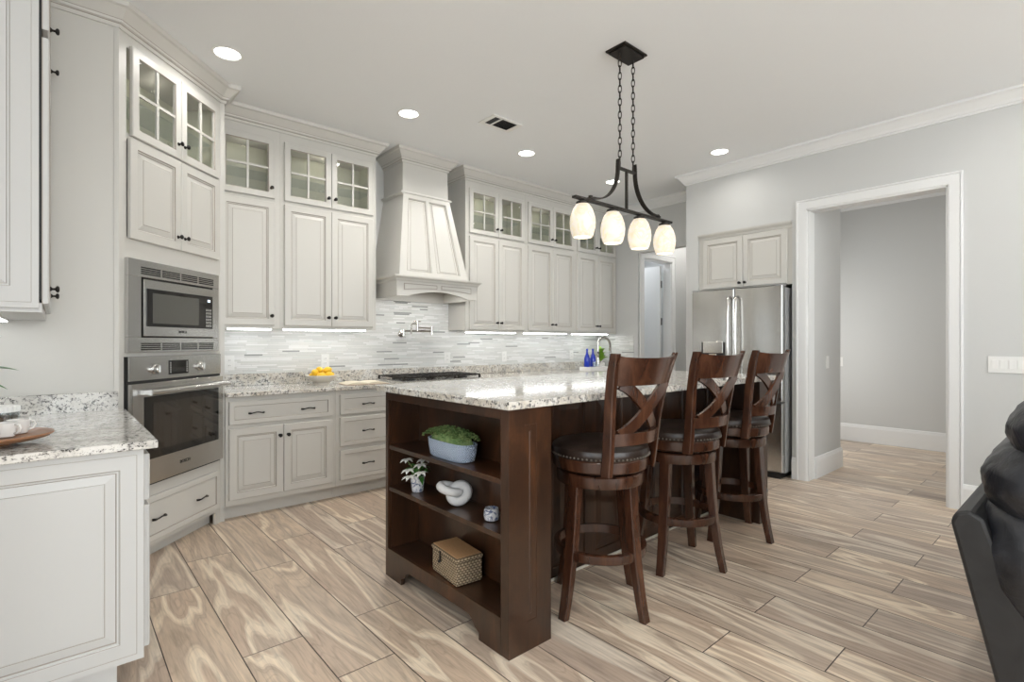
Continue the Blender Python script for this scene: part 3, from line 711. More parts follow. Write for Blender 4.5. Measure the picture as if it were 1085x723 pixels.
MB().rings(-0.358, -0.048, 1.40, 3.05, [(0, 0.012, 0), (0, 0, 0), (0.020, 0, 0), (0.021, 0.001, 1), (0.022, 0, 0), (0.076, 0, 0), (0.078, 0.005, 1), (0.084, 0.005, 0), (0.086, 0.008, 1), (0.1, 0.004, 0)], 2.5595).build('end_panel', ['cabl', 'glaze'], p, world=True)
MB().box(0.0005, 0.93, -0.012, -0.0005, 1.40, 2.98).build('face_frame', 'cabl', p)
for a, b_ in ((0.008, 0.46), (0.464, 0.915)):
    mb = MB().rings(a, b_, 1.418, 2.395, [(0, 0, 0)]+DOOR, -0.0195); d = mb.build('door', ['cabl', 'glaze'], p); add_knob(d, b_-0.03, 1.505, -0.0395)
    mb = MB().rings(a, b_, 2.425, 2.93, [(0, 0, 0)]+DOOR, -0.0195); d = mb.build('door', ['cabl', 'glaze'], p); add_knob(d, b_-0.03, 2.62, -0.0395)
    MB().box(a-0.004, b_-0.01, -0.0190, -0.0125, 1.43, 2.92).build('gap_shade_strip', 'dish', p)  # dark strip standing in for the shade in the gap behind the doors
p = thing('under_cabinet_light', 'lit strip light under the left foreground wall cabinet', 'light', (-0.2, 3.2, 1.372), 0, 'under-cabinet lights')
MB().box(-0.03, 0.03, -0.25, 0.25, 0.004, 0.0125).build('housing', 'white', p); MB().box(-0.025, 0.025, -0.24, 0.24, 0, 0.004).build('diffuser', 'strip', p)

# ------------------------------------------------------------------ range hood
HX = 2.695
p = thing('range_hood', 'tapered white wooden range hood with arched apron and panelled front', 'range hood', (HX, YB, 1.69))
def wp(n, mb, mats=('cab', 'glaze'), **k): return mb.build(n, list(mats), p, world=True, **k)
mb = MB().box(HX-0.25, HX+0.255, 4.345, YB-0.001, 2.70, CEIL-0.002); wp('chimney_box', mb)
wp('crown', MB().sweep([(HX-0.25, YB-0.002), (HX-0.25, 4.345), (HX+0.255, 4.345), (HX+0.255, YB-0.002)], CABCROWN, CEIL-0.0025, CCM))
TR = [(0, 0), (0.012, 0), (0.020, 0.008), (0.030, 0.012), (0.030, 0.024), (0.022, 0.030), (0.012, 0.034), (0, 0.034)]
wp('neck_molding', MB().sweep([(HX-0.25, YB-0.002), (HX-0.25, 4.345), (HX+0.255, 4.345), (HX+0.255, YB-0.002)], TR, 2.665))
zb, zt = 1.872, 2.67; Bf = [(HX-0.385, 4.185), (HX+0.375, 4.185), (HX+0.375, YB-0.002), (HX-0.385, YB-0.002)]; Tf = [(HX-0.255, 4.34), (HX+0.26, 4.34), (HX+0.26, YB-0.002), (HX-0.255, YB-0.002)]
mb = MB().add([(x, y, zb) for x, y in Bf]+[(x, y, zt) for x, y in Tf], [(3, 2, 1, 0), (4, 5, 6, 7), (0, 1, 5, 4), (1, 2, 6, 5), (2, 3, 7, 6), (3, 0, 4, 7)]); wp('tapered_body', mb)
def onface(u, v, o):   # u,v in 0..1 on the tapered front; o outwards
    x = (Bf[0][0]*(1-u)+Bf[1][0]*u)*(1-v)+(Tf[0][0]*(1-u)+Tf[1][0]*u)*v; y = 4.185*(1-v)+4.34*v
    return (x, y-o, zb*(1-v)+zt*v+o*0.19)
def fr_band(mb, quad0, o0, quad1, o1, m):
    mb.add([onface(u, v, o0) for u, v in quad0]+[onface(u, v, o1) for u, v in quad1], [(i, (i+1) % 4, 4+(i+1) % 4, 4+i) for i in range(4)], m)
wf = 0.018
def q(u0, u1, v0, v1, i, j): return [(u0+i, v0+j), (u1-i, v0+j), (u1-i, v1-j), (u0+i, v1-j)]
mb = MB()
full = [(0, 0), (1, 0), (1, 1), (0, 1)]
# frame of stiles and rails, two panels
for (u0, u1, v0, v1) in ((0, 0.10, 0, 1), (0.90, 1, 0, 1), (0.465, 0.535, 0.06, 0.95), (0.10, 0.90, 0, 0.06), (0.10, 0.90, 0.95, 1)):
    a = [(u0, v0), (u1, v0), (u1, v1), (u0, v1)]
    mb.add([onface(u, v, 0.0) for u, v in a]+[onface(u, v, wf) for u, v in a], [(3, 2, 1, 0), (4, 5, 6, 7), (0, 1, 5, 4), (1, 2, 6, 5), (2, 3, 7, 6), (3, 0, 4, 7)], 0)
wp('front_frame', mb)
for (u0, u1) in ((0.10, 0.465), (0.535, 0.90)):
    mb = MB(); A = q(u0, u1, 0.06, 0.95, 0, 0); B = q(u0, u1, 0.06, 0.95, 0.012, 0.008); C_ = q(u0, u1, 0.06, 0.95, 0.022, 0.012); D_ = q(u0, u1, 0.06, 0.95, 0.05, 0.028); E_ = q(u0, u1, 0.06, 0.95, 0.058, 0.032)
    fr_band(mb, A, 0.017, B, 0.006, 0); fr_band(mb, B, 0.006, C_, 0.0035, 1); fr_band(mb, C_, 0.0035, D_, 0.010, 0); fr_band(mb, D_, 0.010, E_, 0.0115, 1)
    mb.add([onface(u, v, 0.0115) for u, v in E_], [(0, 1, 2, 3)], 0); wp('front_panel', mb, fix=False)
ax0, ax1, ay = HX-0.435, HX+0.450, 4.12
pts = [(ax0, 1.69), (ax0+0.11, 1.69)]+[(ax0+0.11+(ax1-ax0-0.22)*t/16, 1.69+0.055*math.sin(PI*t/16)**0.8) for t in range(1, 16)]+[(ax1-0.11, 1.69), (ax1, 1.69), (ax1, 1.83), (ax0, 1.83)]
mb = MB().prism(pts, ay, ay+0.025, 'y'); mb.box(ax0, ax0+0.022, ay+0.025, YB-0.012, 1.69, 1.83).box(ax1-0.022, ax1, ay+0.025, YB-0.012, 1.69, 1.83).box(ax0+0.022, ax1-0.022, YB-0.04, YB-0.012, 1.69, 1.83)
mb.box(ax0+0.022, ax1-0.022, ay+0.025, YB-0.04, 1.80, 1.83)
wp('apron', mb)
for (a, b_, sgn) in ((ax0+0.07, HX-0.015, 1), (HX+0.03, ax1-0.07, -1)):
    mb = MB()
    n = 10
    for k, (dz, oy) in enumerate(((0, 0.0),)):
        lo = []
        for t in range(n+1):
            u = t/n; uu = u if sgn > 0 else 1-u; lo.append((a+(b_-a)*u, 1.745+0.022*math.sin(uu*PI/2)))
        mb.prism(lo+[(b_, 1.805), (a, 1.805)], ay-0.003, ay-0.0001, 'y', 1)
        lo2 = [(x+(0.008 if i == 0 else (-0.008 if i == n else 0)), z+0.007) for i, (x, z) in enumerate(lo)]
        mb.prism(lo2+[(b_-0.008, 1.798), (a+0.008, 1.798)], ay-0.0045, ay-0.003, 'y', 0)
    wp('apron_panel', mb)
CT = [(0, 0), (0.006, 0), (0.014, 0.010), (0.018, 0.022), (0.034, 0.032), (0.038, 0.040), (0.038, 0.052), (0.0, 0.056)]
mb = MB().sweep([(ax0, YB-0.012), (ax0, ay), (ax1, ay), (ax1, YB-0.012)], CT, 1.822); mb.box(ax0, ax1, ay, YB-0.012, 1.83, 1.876); wp('cornice', mb)
MB().box(HX-0.30, HX+0.30, 4.25, 4.60, 1.785, 1.7995).build('filter_insert', 'steel', p, world=True)
for x in (HX-0.2, HX+0.2):
    MB().lathe([(0.0, 1.778), (0.03, 1.778), (0.03, 1.7845), (0, 1.7845)], (x, 4.32, 0), 16).build('hood_lamp', 'white', p, world=True)
    hl = area('hood_light', (x-HX, 4.36-YB, 1.772-1.69), (0, 0, 0), 0.05, 0.05, 1.5, (1.0, 0.97, 0.93)); hl.parent = p

# cooktop on the back counter
p = thing('gas_cooktop', 'stainless gas cooktop with black cast-iron grates behind the island', 'cooktop', (2.76, 4.36, 0.915))
MB().box(-0.45, 0.45, -0.26, 0.26, 0.0005, 0.012).build('tray', 'steel', p, bevel=0.003)
for k in range(3):
    x0 = -0.44+k*0.297; g = MB()
    for x in (x0+0.01, x0+0.09, x0+0.145, x0+0.20, x0+0.27): g.box(x-0.006, x+0.006, -0.24, 0.24, 0.036, 0.048)
    for y in (-0.235, -0.12, 0.0, 0.12, 0.235): g.box(x0+0.004, x0+0.276, y-0.006, y+0.006, 0.034, 0.046)
    for x in (x0+0.01, x0+0.27):
        for y in (-0.235, 0.235): g.box(x-0.008, x+0.008, y-0.008, y+0.008, 0.012, 0.036)
    g.build('grate', 'iron', p)
for x, y in ((-0.30, -0.12), (-0.30, 0.12), (0, 0), (0.30, 0.12), (0.30, -0.12)):
    MB().lathe([(0.05, 0.012), (0.05, 0.022), (0.035, 0.026), (0.035, 0.031), (0, 0.032)], (x, y, 0), 18).build('burner', 'black', p, smooth='auto')
# pot filler
p = thing('pot_filler', 'polished wall-mounted pot filler faucet with folding arms under the hood', 'faucet', (2.63, YB-0.0105, 1.36))
mb = MB(); mb.X = Matrix.Rotation(PI/2, 4, 'X'); mb.lathe([(0.034, 0), (0.034, 0.006), (0.016, 0.014), (0.014, 0.06), (0.0, 0.062)], seg=18); mb.build('wall_flange', 'chrome', p, smooth='auto')
MB().tube([(0, -0.05, -0.02), (0, -0.05, 0.045)], 0.014, 12).tube([(0, -0.05, 0.03), (0.30, -0.10, 0.03)], 0.010, 10).tube([(0.30, -0.10, -0.01), (0.30, -0.10, 0.075)], 0.015, 12).build('lower_arm', 'chrome', p, smooth='auto')
MB().tube([(0.30, -0.10, 0.062), (0.10, -0.15, 0.062)], 0.010, 10).tube([(0.10, -0.15, 0.03), (0.10, -0.15, 0.13)], 0.014, 12).tube([(0.10, -0.15, 0.10), (0.04, -0.17, 0.10), (0.02, -0.175, 0.09), (0.015, -0.175, 0.0)], 0.009, 10).build('upper_arm', 'chrome', p, smooth='auto')
MB().tube([(0.06, -0.15, 0.125), (0.14, -0.15, 0.125)], 0.006, 8).tube([(-0.05, -0.05, 0.0), (0.01, -0.05, 0.0)], 0.006, 8).ball((-0.05, -0.05, 0), 0.011).build('lever', 'chrome', p, smooth='auto')

# outlets and switches
def plate(name, label, cat, X, w, h, kind, group):
    p = bpy.data.objects.new(name, None); COL.objects.link(p); p.matrix_basis = X; p['label'] = label; p['category'] = cat; p['group'] = group
    MB().box(-w/2, w/2, -0.006, -0.0002, -h/2, h/2).build('cover_plate', 'white', p, bevel=0.002)
    if kind == 'outlet':
        for z in (-0.021, 0.021):
            s = MB().box(-0.015, 0.015, -0.009, -0.006, z-0.014, z+0.014).build('socket', 'white', p, bevel=0.002)
            MB().box(-0.007, -0.005, -0.0095, -0.009, z-0.004, z+0.006).box(0.005, 0.007, -0.0095, -0.009, z-0.004, z+0.006).build('slots', 'dish', s)
    else:
        n = kind
        for k in range(n):
            x = (k-(n-1)/2)*0.046; MB().box(x-0.016, x+0.016, -0.010, -0.006, -0.033, 0.033).build('rocker', 'white', p, bevel=0.002)
    return p
for i, (x, lab) in enumerate(((1.06, 'white outlet plate on the tile beside the oven tower'), (1.85, 'white outlet plate on the tile behind the lemon bowl'), (3.19, 'white outlet plate on the tile right of the cooktop'),
                  (4.00, 'white outlet plate on the tile under the middle right cabinet'), (5.18, 'white outlet plate on the tile nearest the blue bottles'))):
    plate('wall_outlet', lab, 'outlet', Matrix.Translation((x, YB-0.0105, 1.105)), 0.075, 0.12, 'outlet', 'backsplash outlets')
RR = Matrix.Rotation(-PI/2, 4, 'Z')
plate('light_switch', 'white four-gang rocker switch plate on the wall above the black sofa', 'switch', Matrix.Translation((XR-0.0005, 0.465, 1.112)) @ RR, 0.21, 0.12, 4, 'light switches')
plate('light_switch', 'small white single switch plate just inside the cased opening', 'switch', Matrix.Translation((5.66, 1.7895, 1.08)), 0.075, 0.12, 1, 'light switches')
plate('wall_outlet', 'white plate on the hall wall at the edge of the opening', 'outlet', Matrix.Translation((7.7495, 2.30, 1.02)) @ RR, 0.075, 0.12, 1, 'hall outlets')

# ------------------------------------------------------------------ refrigerator and cabinet above (local x towards -Y world)
fx = 5.03
p = thing('refrigerator', 'stainless french-door refrigerator with bottom freezer set in the wall', 'refrigerator', (fx, 2.868, 0), -PI/2)
Wf = 0.905
MB().box(0.004, Wf-0.004, 0.075, 0.80, 0.05, 1.79).build('body', 'fridgeside', p, bevel=0.004)
MB().box(0.03, Wf-0.03, 0.04, 0.5, 0.0, 0.05).build('base_grille', 'black', p)
def fdoor(x0, x1, z0, z1, n):
    k = 8; pts = [(x0, 0.072), (x0, 0.010)]
    for i in range(k+1):
        t = i/k; pts.append((x0+0.006+(x1-x0-0.012)*t, 0.004-0.010*math.sin(PI*t)))
    pts += [(x1, 0.010), (x1, 0.072)]
    return MB().prism(pts, z0, z1, 'z').build(n, 'fsteel', p, smooth='auto')
d1 = fdoor(0, 0.450, 0.725, 1.80, 'door'); d2 = fdoor(0.456, Wf, 0.725, 1.80, 'door')
d3 = fdoor(0, Wf, 0.07, 0.705, 'freezer_drawer')
for d, x in ((d1, 0.415), (d2, 0.492)):
    pts = [(x, -0.004, 0.85), (x, -0.045, 0.87)]+[(x, -0.050-0.012*math.sin(PI*t/10), 0.90+t*0.078) for t in range(11)]+[(x, -0.045, 1.705), (x, -0.004, 1.72)]
    MB().tube(pts, 0.013, 10).build('handle', 'chrome', d, smooth=True)
MB().tube([(0.10, -0.003, 0.655), (0.11, -0.045, 0.66), (0.45, -0.055, 0.66), (0.80, -0.045, 0.66), (0.81, -0.003, 0.655)], 0.013, 10).build('handle', 'chrome', d3, smooth=True)
MB().box(0.115, 0.365, -0.0075, -0.002, 0.90, 1.275).build('dispenser_frame', 'black', d1)
MB().box(0.135, 0.345, -0.016, -0.0076, 1.165, 1.285).build('dispenser_panel', 'chrome', d1, bevel=0.003)
MB().box(0.20, 0.28, -0.018, -0.0076, 1.10, 1.16).build('dispenser_nozzle', 'chrome', d1, bevel=0.004)
for xx in (0.002, Wf-0.06): MB().box(xx, xx+0.058, 0.01, 0.10, 1.801, 1.815).build('hinge_cover', 'fridgeside', p)
MB().box(Wf-0.004, Wf-0.0005, 0.02, 0.07, 0.71, 0.72).build('drawer_hinge', 'black', p)
p = thing('wall_cabinet', 'white two-door cabinet recessed in the wall above the refrigerator', 'cabinet', (XR+0.02, 2.879, 0), -PI/2, 'fridge cabinet')
MB().box(0.001, 0.947, 0.02, 0.60, 1.835, 2.418).build('carcass', 'cab', p)
MB().box(0.001, 0.947, 0, 0.02, 1.825, 2.418).build('face_frame', 'cab', p)
door(p, 0.055, 0.478, 1.835, 2.350, (0.452, 1.875)); door(p, 0.482, 0.900, 1.835, 2.350, (0.508, 1.875))
MB().sweep([(0.001, 0.0), (0.947, 0.0)], [(0, 0), (0.012, 0.0), (0.014, 0.018), (0.034, 0.040), (0.038, 0.055), (0.0, 0.055)], 2.361).build('crown', 'cab', p)

# ------------------------------------------------------------------ island
IX0, IX1, IY0, IY1 = 1.36, 3.83, 1.572, 2.605
p = thing('kitchen_island', 'dark espresso kitchen island with open bookcase end and panelled side', 'island', (IX0, IY1, 0), -PI/2)
def iw(n, mb, m='dark', **k): return mb.build(n, m, p, world=True, **k)
HT = 1.008
# bookcase end: x depth 1.36..1.60
mb = MB().box(1.38, 1.60, IY0+0.001, IY0+0.045, 0.0, HT).box(1.38, 1.60, IY1-0.03, IY1-0.001, 0.0, HT).box(1.553, 1.5995, IY0+0.045, IY1-0.03, 0.10, HT)
mb.box(1.38, 1.553, IY0+0.045, IY1-0.03, 0.975, HT); iw('bookcase_box', mb)
mb = MB().box(1.36, 1.38, IY0, IY0+0.050, 0.0, HT).box(1.36, 1.38, IY1-0.026, IY1, 0.0, HT).box(1.36, 1.38, IY0+0.05, IY1-0.026, 0.962, HT)
iw('bookcase_frame', mb, bevel=0.0015)
a, b_ = IY0+0.05, IY1-0.026
pts = [(b_, 0.152), (a, 0.152), (a, 0), (a+0.145, 0), (a+0.145, 0.03), (a+0.175, 0.045), (a+0.20, 0.075), (a+0.225, 0.085), (b_-0.225, 0.085), (b_-0.20, 0.075), (b_-0.175, 0.045), (b_-0.145, 0.03), (b_-0.145, 0), (b_, 0)]
iw('base_apron', MB().prism(pts, 1.36, 1.38, 'x'))
for z in (0.130, 0.468, 0.694): iw('shelf', MB().box(1.3805 if z < 0.2 else 1.364, 1.5525, IY0+0.0455, IY1-0.0305, z, z+0.022), bevel=0.0015)
# wing panel facing the stools
mb = MB().rings(1.361, 1.600, 0.0, HT, [(0, 0.012, 0), (0, 0.0, 0)], IY0-0.001, back=False); mb.f.pop(); mb.m.pop()
R = [(0, 0, 0), (0.003, 0.008, 0), (0.012, 0.012, 0), (0.030, 0.001, 0), (0.032, 0.0, 0)]
x0, x1, z0, z1 = 1.445, 1.515, 0.122, 0.935
mb.add([(1.361, IY0-0.001, 0), (1.60, IY0-0.001, 0), (1.60, IY0-0.001, HT), (1.361, IY0-0.001, HT), (x0, IY0-0.001, z0), (x1, IY0-0.001, z0), (x1, IY0-0.001, z1), (x0, IY0-0.001, z1)], [(0, 1, 5, 4), (1, 2, 6, 5), (2, 3, 7, 6), (3, 0, 4, 7)])
mb.rings(x0, x1, z0, z1, R, IY0-0.001, back=False); iw('end_wing_panel', mb)
# body, back panel and far wing
iw('body', MB().box(1.601, 3.70, 1.975, IY1, 0.10, HT).box(1.601, 3.70, 1.975, IY1-0.07, 0, 0.10))
mb = MB(); nP = 6; wP = (3.70-1.61)/nP
mb.box(1.601, 3.70, 1.960, 1.975, 0, HT)
for k in range(nP):
    xa = 1.61+k*wP; pn = MB().rings(xa, xa+wP, 0.02, HT-0.005, [(0, 0.0, 0), (0.045, 0, 0), (0.050, 0.008, 0), (0.062, 0.009, 0), (0.10, 0.002, 0)], 1.950, back=False); iw('side_panel', pn)
iw('back_board', mb); iw('base_shoe', MB().box(1.601, 3.70, 1.943, 1.9495, 0, 0.012), 'bowl')
mb = MB().box(3.715, IX1, IY0+0.02, IY1, 0, HT).box(3.70, 3.715, IY0+0.02, IY1, 0, HT); iw('far_wing', mb, bevel=0.002)
pc = thing('island_countertop', 'thick polished speckled granite slab on the dark island', 'countertop', (1.32, IY1, HT))
MB().box(1.322, 3.860, 1.530, 2.655, HT+0.0005, 1.041).build('top', 'granite2', pc, world=True, bevel=0.004)

# ------------------------------------------------------------------ bar stools (seat faces +y, back towards -y)
def make_stool(label):
    p = thing('bar_stool', label, 'bar stool', (0, 0, 0), 0, 'bar stools along the island')
    for k in range(4):
        a = k*PI/2; ca, sa = math.cos(a), math.sin(a); pts = []; sec = []
        for i in range(9):
            t = i/8; z = 0.66*(1-t); r = 0.178+0.040*t+0.042*t**3; w = 0.031-0.009*t
            pts.append((r*ca, r*sa, z)); sec.append(((-sa*w, ca*w, 0), (ca*w*0.75, sa*w*0.75, 0)))
        MB().bar(pts, sec).build('leg', 'stool', p, bevel=0.004)
    MB().lathe([(0.170, 0.605), (0.209, 0.605), (0.212, 0.612), (0.212, 0.655), (0.206, 0.662), (0.170, 0.662), (0.170, 0.605)], seg=48).build('apron_ring', 'stool', p, smooth='auto')
    MB().lathe([(0.12, 0.640), (0.12, 0.676), (0.0, 0.676)], seg=24).build('swivel_plate', 'black', p, smooth='auto')
    for (r0, r1) in ((0, 0),):
        MB().lathe([(0.200, 0.268), (0.222, 0.268), (0.224, 0.274), (0.224, 0.306), (0.218, 0.310), (0.200, 0.310), (0.200, 0.268)], seg=48).build('footrest_ring', 'stool', p, smooth='auto')
    MB().lathe([(0.0, 0.676), (0.222, 0.676), (0.229, 0.682), (0.231, 0.700), (0.231, 0.728), (0.226, 0.735), (0, 0.735)], seg=48).build('seat_frame', 'stool', p, smooth='auto')
    MB().lathe([(0.0, 0.735), (0.231, 0.735), (0.236, 0.745), (0.238, 0.760), (0.232, 0.778), (0.215, 0.790), (0.17, 0.802), (0.10, 0.808), (0.0, 0.810)], seg=48).build('seat_cushion', 'seatleather', p, smooth='auto')
    mb = MB()
    for k in range(72): a = 2*PI*k/72; mb.ball((0.237*math.cos(a), 0.237*math.sin(a), 0.745), 0.0050, 6, 4)
    mb.build('nailhead_trim', 'nail', p, smooth=True)
    PX = [(0.172, -0.178, 0.672), (0.175, -0.190, 0.76), (0.184, -0.203, 0.90), (0.200, -0.222, 1.03), (0.220, -0.250, 1.15), (0.232, -0.275, 1.228)]
    for s in (-1, 1):
        pts = [(s*x, y, z) for x, y, z in PX]; sec = []
        for i in range(len(PX)): w = (0.021, 0.021, 0.020, 0.019, 0.018, 0.015)[i]; sec.append(((0.0125*s, 0.003, 0), (0.004*s, w, 0)))
        MB().bar(pts, sec).build('back_post', 'stool', p, bevel=0.004)
    def postxy(z):
        for a, b_ in zip(PX, PX[1:]):
            if z <= b_[2]: t = (z-a[2])/(b_[2]-a[2]); return a[0]+(b_[0]-a[0])*t, a[1]+(b_[1]-a[1])*t
        return PX[-1][0], PX[-1][1]
    def surf(u, z, e=0.0):
        x, y = postxy(z); return x*u*0.97, y-0.058*(1-u*u)-0.002+e
    us = [i/10-1 for i in range(21)]
    MB().slab(surf, us, lambda u: 1.085, lambda u: 1.212-0.006*(1-u*u)+0.006*abs(u)**6, 0.024).build('top_rail', 'stool', p, smooth='auto')
    MB().slab(surf, us, lambda u: 0.812+0.004*(1-u*u), lambda u: 0.870, 0.024).build('lower_rail', 'stool', p, smooth='auto')
    for s, e in ((1, -0.008), (-1, 0.008)):
        mb = MB(); pts = []; sec = []
        for i in range(17):
            t = i/16; u = s*(-0.80+1.60*t); z = 0.862+0.232*(3*t*t-2*t*t*t)*0.35+0.232*t*0.65
            x, y = surf(u, z, e+0.004); pts.append((x, y, z)); sec.append(((0, 0.007, 0), (0.020*-s*0.8, 0, 0.023)))
        mb.bar(pts, sec).build('cross_slat', 'stool', p, smooth='auto')
    return p
st = make_stool('nearest dark wood cross-back bar stool, beside the bookcase end of the island')
st.matrix_basis = Matrix.Translation((2.012, 1.640, 0))
st2 = dup(st, (2.735, 1.650, 0), math.radians(-3), 'middle one of the three dark cross-back bar stools at the island')
for ch in st2.children:
    if ch.name.split('.')[0] in ('leg', 'apron_ring', 'footrest_ring'): ch.rotation_euler.z = math.radians(14)   # swivel seat: the base stands turned
dup(st, (3.415, 1.660, 0), math.radians(-1), 'farthest dark cross-back bar stool, nearest the refrigerator')

# ------------------------------------------------------------------ pendant over the island
PY = 1.975; PXc = 2.685
p = thing('pendant_light', 'dark bronze linear island pendant on two chains with four glowing alabaster shades', 'pendant light', (PXc, PY, CEIL))
pz = -CEIL
mb = MB().box(-0.115, 0.115, -0.075, 0.075, -0.012, -0.001).box(-0.10, 0.10, -0.06, 0.06, -0.026, -0.012); mb.build('canopy', 'iron', p, bevel=0.002)
def link(c, ang, L=0.026, w=0.010, r=0.0026):
    pts = []
    for k in range(12):
        a = 2*PI*k/12; z = L*math.sin(a); x = w*math.cos(a); pts.append((c[0]+x*math.cos(ang), c[1]+x*math.sin(ang), c[2]+z))
    return pts
for sx in (-1, 1):
    mb = MB(); top = -0.03; x = sx*0.068
    zz = top-0.02; k = 0
    while zz > 2.375+pz: mb.tube(link((x, 0, zz), (k % 2)*PI/2+0.4), 0.0030, 6, closed=True); zz -= 0.040; k += 1
    mb.build('chain', 'iron', p, smooth=True)
    # curved strap
    pts = []; sec = []
    P0 = (0.092, 2.375); 
    for i in range(17):
        t = i/16; th = t*PI/2; xx = 0.088+0.235*(1-math.cos(th))**1.0; z = 2.36-0.240*math.sin(th)**0.9
        pts.append((sx*xx, 0, z+pz))
    for i in range(17):
        d = Vector(pts[min(i+1, 16)])-Vector(pts[max(i-1, 0)]); d.normalize(); n = Vector((d.z, 0, -d.x)); sec.append(((0, 0.014, 0), tuple(n*0.004)))
    pts = [(sx*0.084, 0, 2.405+pz)]+pts+[(sx*0.36, 0, 2.115+pz)]; sec = [sec[0]]+sec+[sec[-1]]
    MB().bar(pts, sec).box(*sorted((sx*0.335, sx*0.355)), -0.008, 0.008, 2.112+pz, 2.130+pz).build('strap', 'iron', p, smooth='auto')
    MB().tube([(x, 0, 2.39+pz), (x, 0, 2.36+pz)], 0.006, 8).build('chain_loop', 'iron', p)
MB().box(-0.085, 0.085, -0.011, 0.011, 2.345+pz, 2.357+pz).build('top_bar', 'iron', p)
MB().box(-0.007, 0.007, -0.007, 0.007, 2.105+pz, 2.345+pz).build('center_rod', 'iron', p)
MB().box(-0.49, 0.50, -0.016, 0.016, 2.092+pz, 2.106+pz).build('crossbar', 'iron', p, bevel=0.002)
SP = [(0.034, 0), (0.036, 0), (0.055, -0.030), (0.068, -0.070), (0.072, -0.105), (0.069, -0.140), (0.060, -0.175), (0.052, -0.190), (0.049, -0.190), (0.057, -0.172), (0.066, -0.14), (0.069, -0.105), (0.065, -0.070), (0.052, -0.032), (0.034, -0.003), (0.034, 0)]
for k, x in enumerate((-0.415, -0.138, 0.138, 0.425)):
    MB().lathe([(0.012, 2.092+pz), (0.038, 2.080+pz), (0.038, 2.066+pz), (0.012, 2.062+pz)], (x, 0, 0), 20).build('shade_holder', 'iron', p, smooth='auto')
    s = MB().lathe([(r*1.03, z*1.0+2.068+pz) for r, z in SP], (x, 0, 0), 28).build('shade', 'alab', p, smooth=True)
    MB().ball((x, 0, 1.97+pz), 0.022, 12, 8).build('bulb', 'lens', s, smooth=True)
    l = bpy.data.lights.new('bulb_light', 'POINT'); l.energy = 0.7; l.color = (1, 0.9, 0.75); l.shadow_soft_size = 0.05
    o = bpy.data.objects.new('bulb_light', l); COL.objects.link(o); o.parent = p; o.location = (x, 0, 1.86+pz)

# ------------------------------------------------------------------ ceiling downlights and vent
DL = [((0.806, 3.625), 'recessed ceiling light nearest the oven tower, largest in view'), ((2.098, 3.635), 'recessed ceiling light in front of the range hood'),
      ((3.386, 3.651), 'recessed ceiling light right of the ceiling vent'), ((4.72, 3.66), 'recessed ceiling light seen behind the pendant strap'), ((4.74, 2.414), 'recessed ceiling light near the refrigerator wall')]
extra = [((0.6, 0.6), None), ((2.6, 0.2), None), ((4.2, 0.2), None), ((0.6, -2.0), None), ((2.6, -2.0), None), ((-1.6, 0.2), None)]  # unseen fill lamps added to brighten the floor, sofa and stools
for (x, y), lab in DL+extra:
    if lab:
        q_ = thing('recessed_light', lab, 'ceiling light', (x, y, CEIL), 0, 'recessed ceiling lights')
        MB().lathe([(0.088, -0.0005), (0.092, -0.005), (0.078, -0.010), (0.072, -0.006), (0.072, -0.0005), (0.088, -0.0005)], seg=36).build('trim_ring', 'white', q_, smooth='auto')
        MB().lathe([(0.0, -0.004), (0.0715, -0.004), (0.0715, -0.0008), (0, -0.0008)], seg=36).build('lens', 'lens', q_)
    if not lab:
        area('living_fill', (x, y, CEIL-0.013), (0, 0, 0), 0.13, 0.13, 9.0, (1.0, 0.97, 0.92))
    if lab:
        l = bpy.data.lights.new('can_light', 'AREA'); l.shape = 'DISK'; l.size = 0.13; l.energy = (4.5 if x < 1 else CAN_BACK) if y > 3 and x < 4.5 else CAN_POWER; l.color = (1.0, 0.97, 0.92); l.spread = math.radians(150)
        o = bpy.data.objects.new('can_light', l); COL.objects.link(o); o.location = (0, 0, -0.013); o.parent = q_
p = thing('ceiling_vent', 'white rectangular air vent with dark louvres in the ceiling', 'vent', (2.77, 3.298, CEIL))
mb = MB().box(-0.16, 0.16, -0.10, -0.075, -0.008, -0.0005).box(-0.16, 0.16, 0.075, 0.10, -0.008, -0.0005).box(-0.16, -0.12, -0.075, 0.075, -0.008, -0.0005).box(0.12, 0.16, -0.075, 0.075, -0.008, -0.0005).box(-0.060, -0.045, -0.075, 0.075, -0.008, -0.0005)
mb.build('frame', 'white', p, bevel=0.001)
MB().box(-0.12, 0.12, -0.075, 0.075, -0.002, -0.0005).build('duct', 'dish', p)
for k in range(9):
    x = -0.04+k*0.0185; MB().add([(x, -0.075, -0.007), (x+0.008, -0.075, -0.002), (x+0.008, 0.075, -0.002), (x, 0.075, -0.007)], [(0, 1, 2, 3)]).build('louvre', 'fridgeside', p)

# ------------------------------------------------------------------ things on the bookcase shelves
def leaf_blade(mb, base, d, L, w, droop=0.3, seg=5, m=0):
    d = Vector(d).normalized(); side = d.cross(Vector((0, 0, 1)))
    side = side.normalized() if side.length > 0.01 else Vector((1, 0, 0))
    v = []; f = []
    for i in range(seg+1):
        t = i/seg; c = Vector(base)+d*(L*t)+Vector((0, 0, -droop*L*t*t)); ww = w*math.sin(PI*(0.06+0.94*t)**0.8)*0.5 if t < 1 else 0.0008
        up = Vector((0, 0, ww*0.25)); v += [c-side*ww+up, c, c+side*ww+up]
    for i in range(seg): a = i*3; f += [(a, a+1, a+4, a+3), (a+1, a+2, a+5, a+4)]
    mb.add(v, f, m)
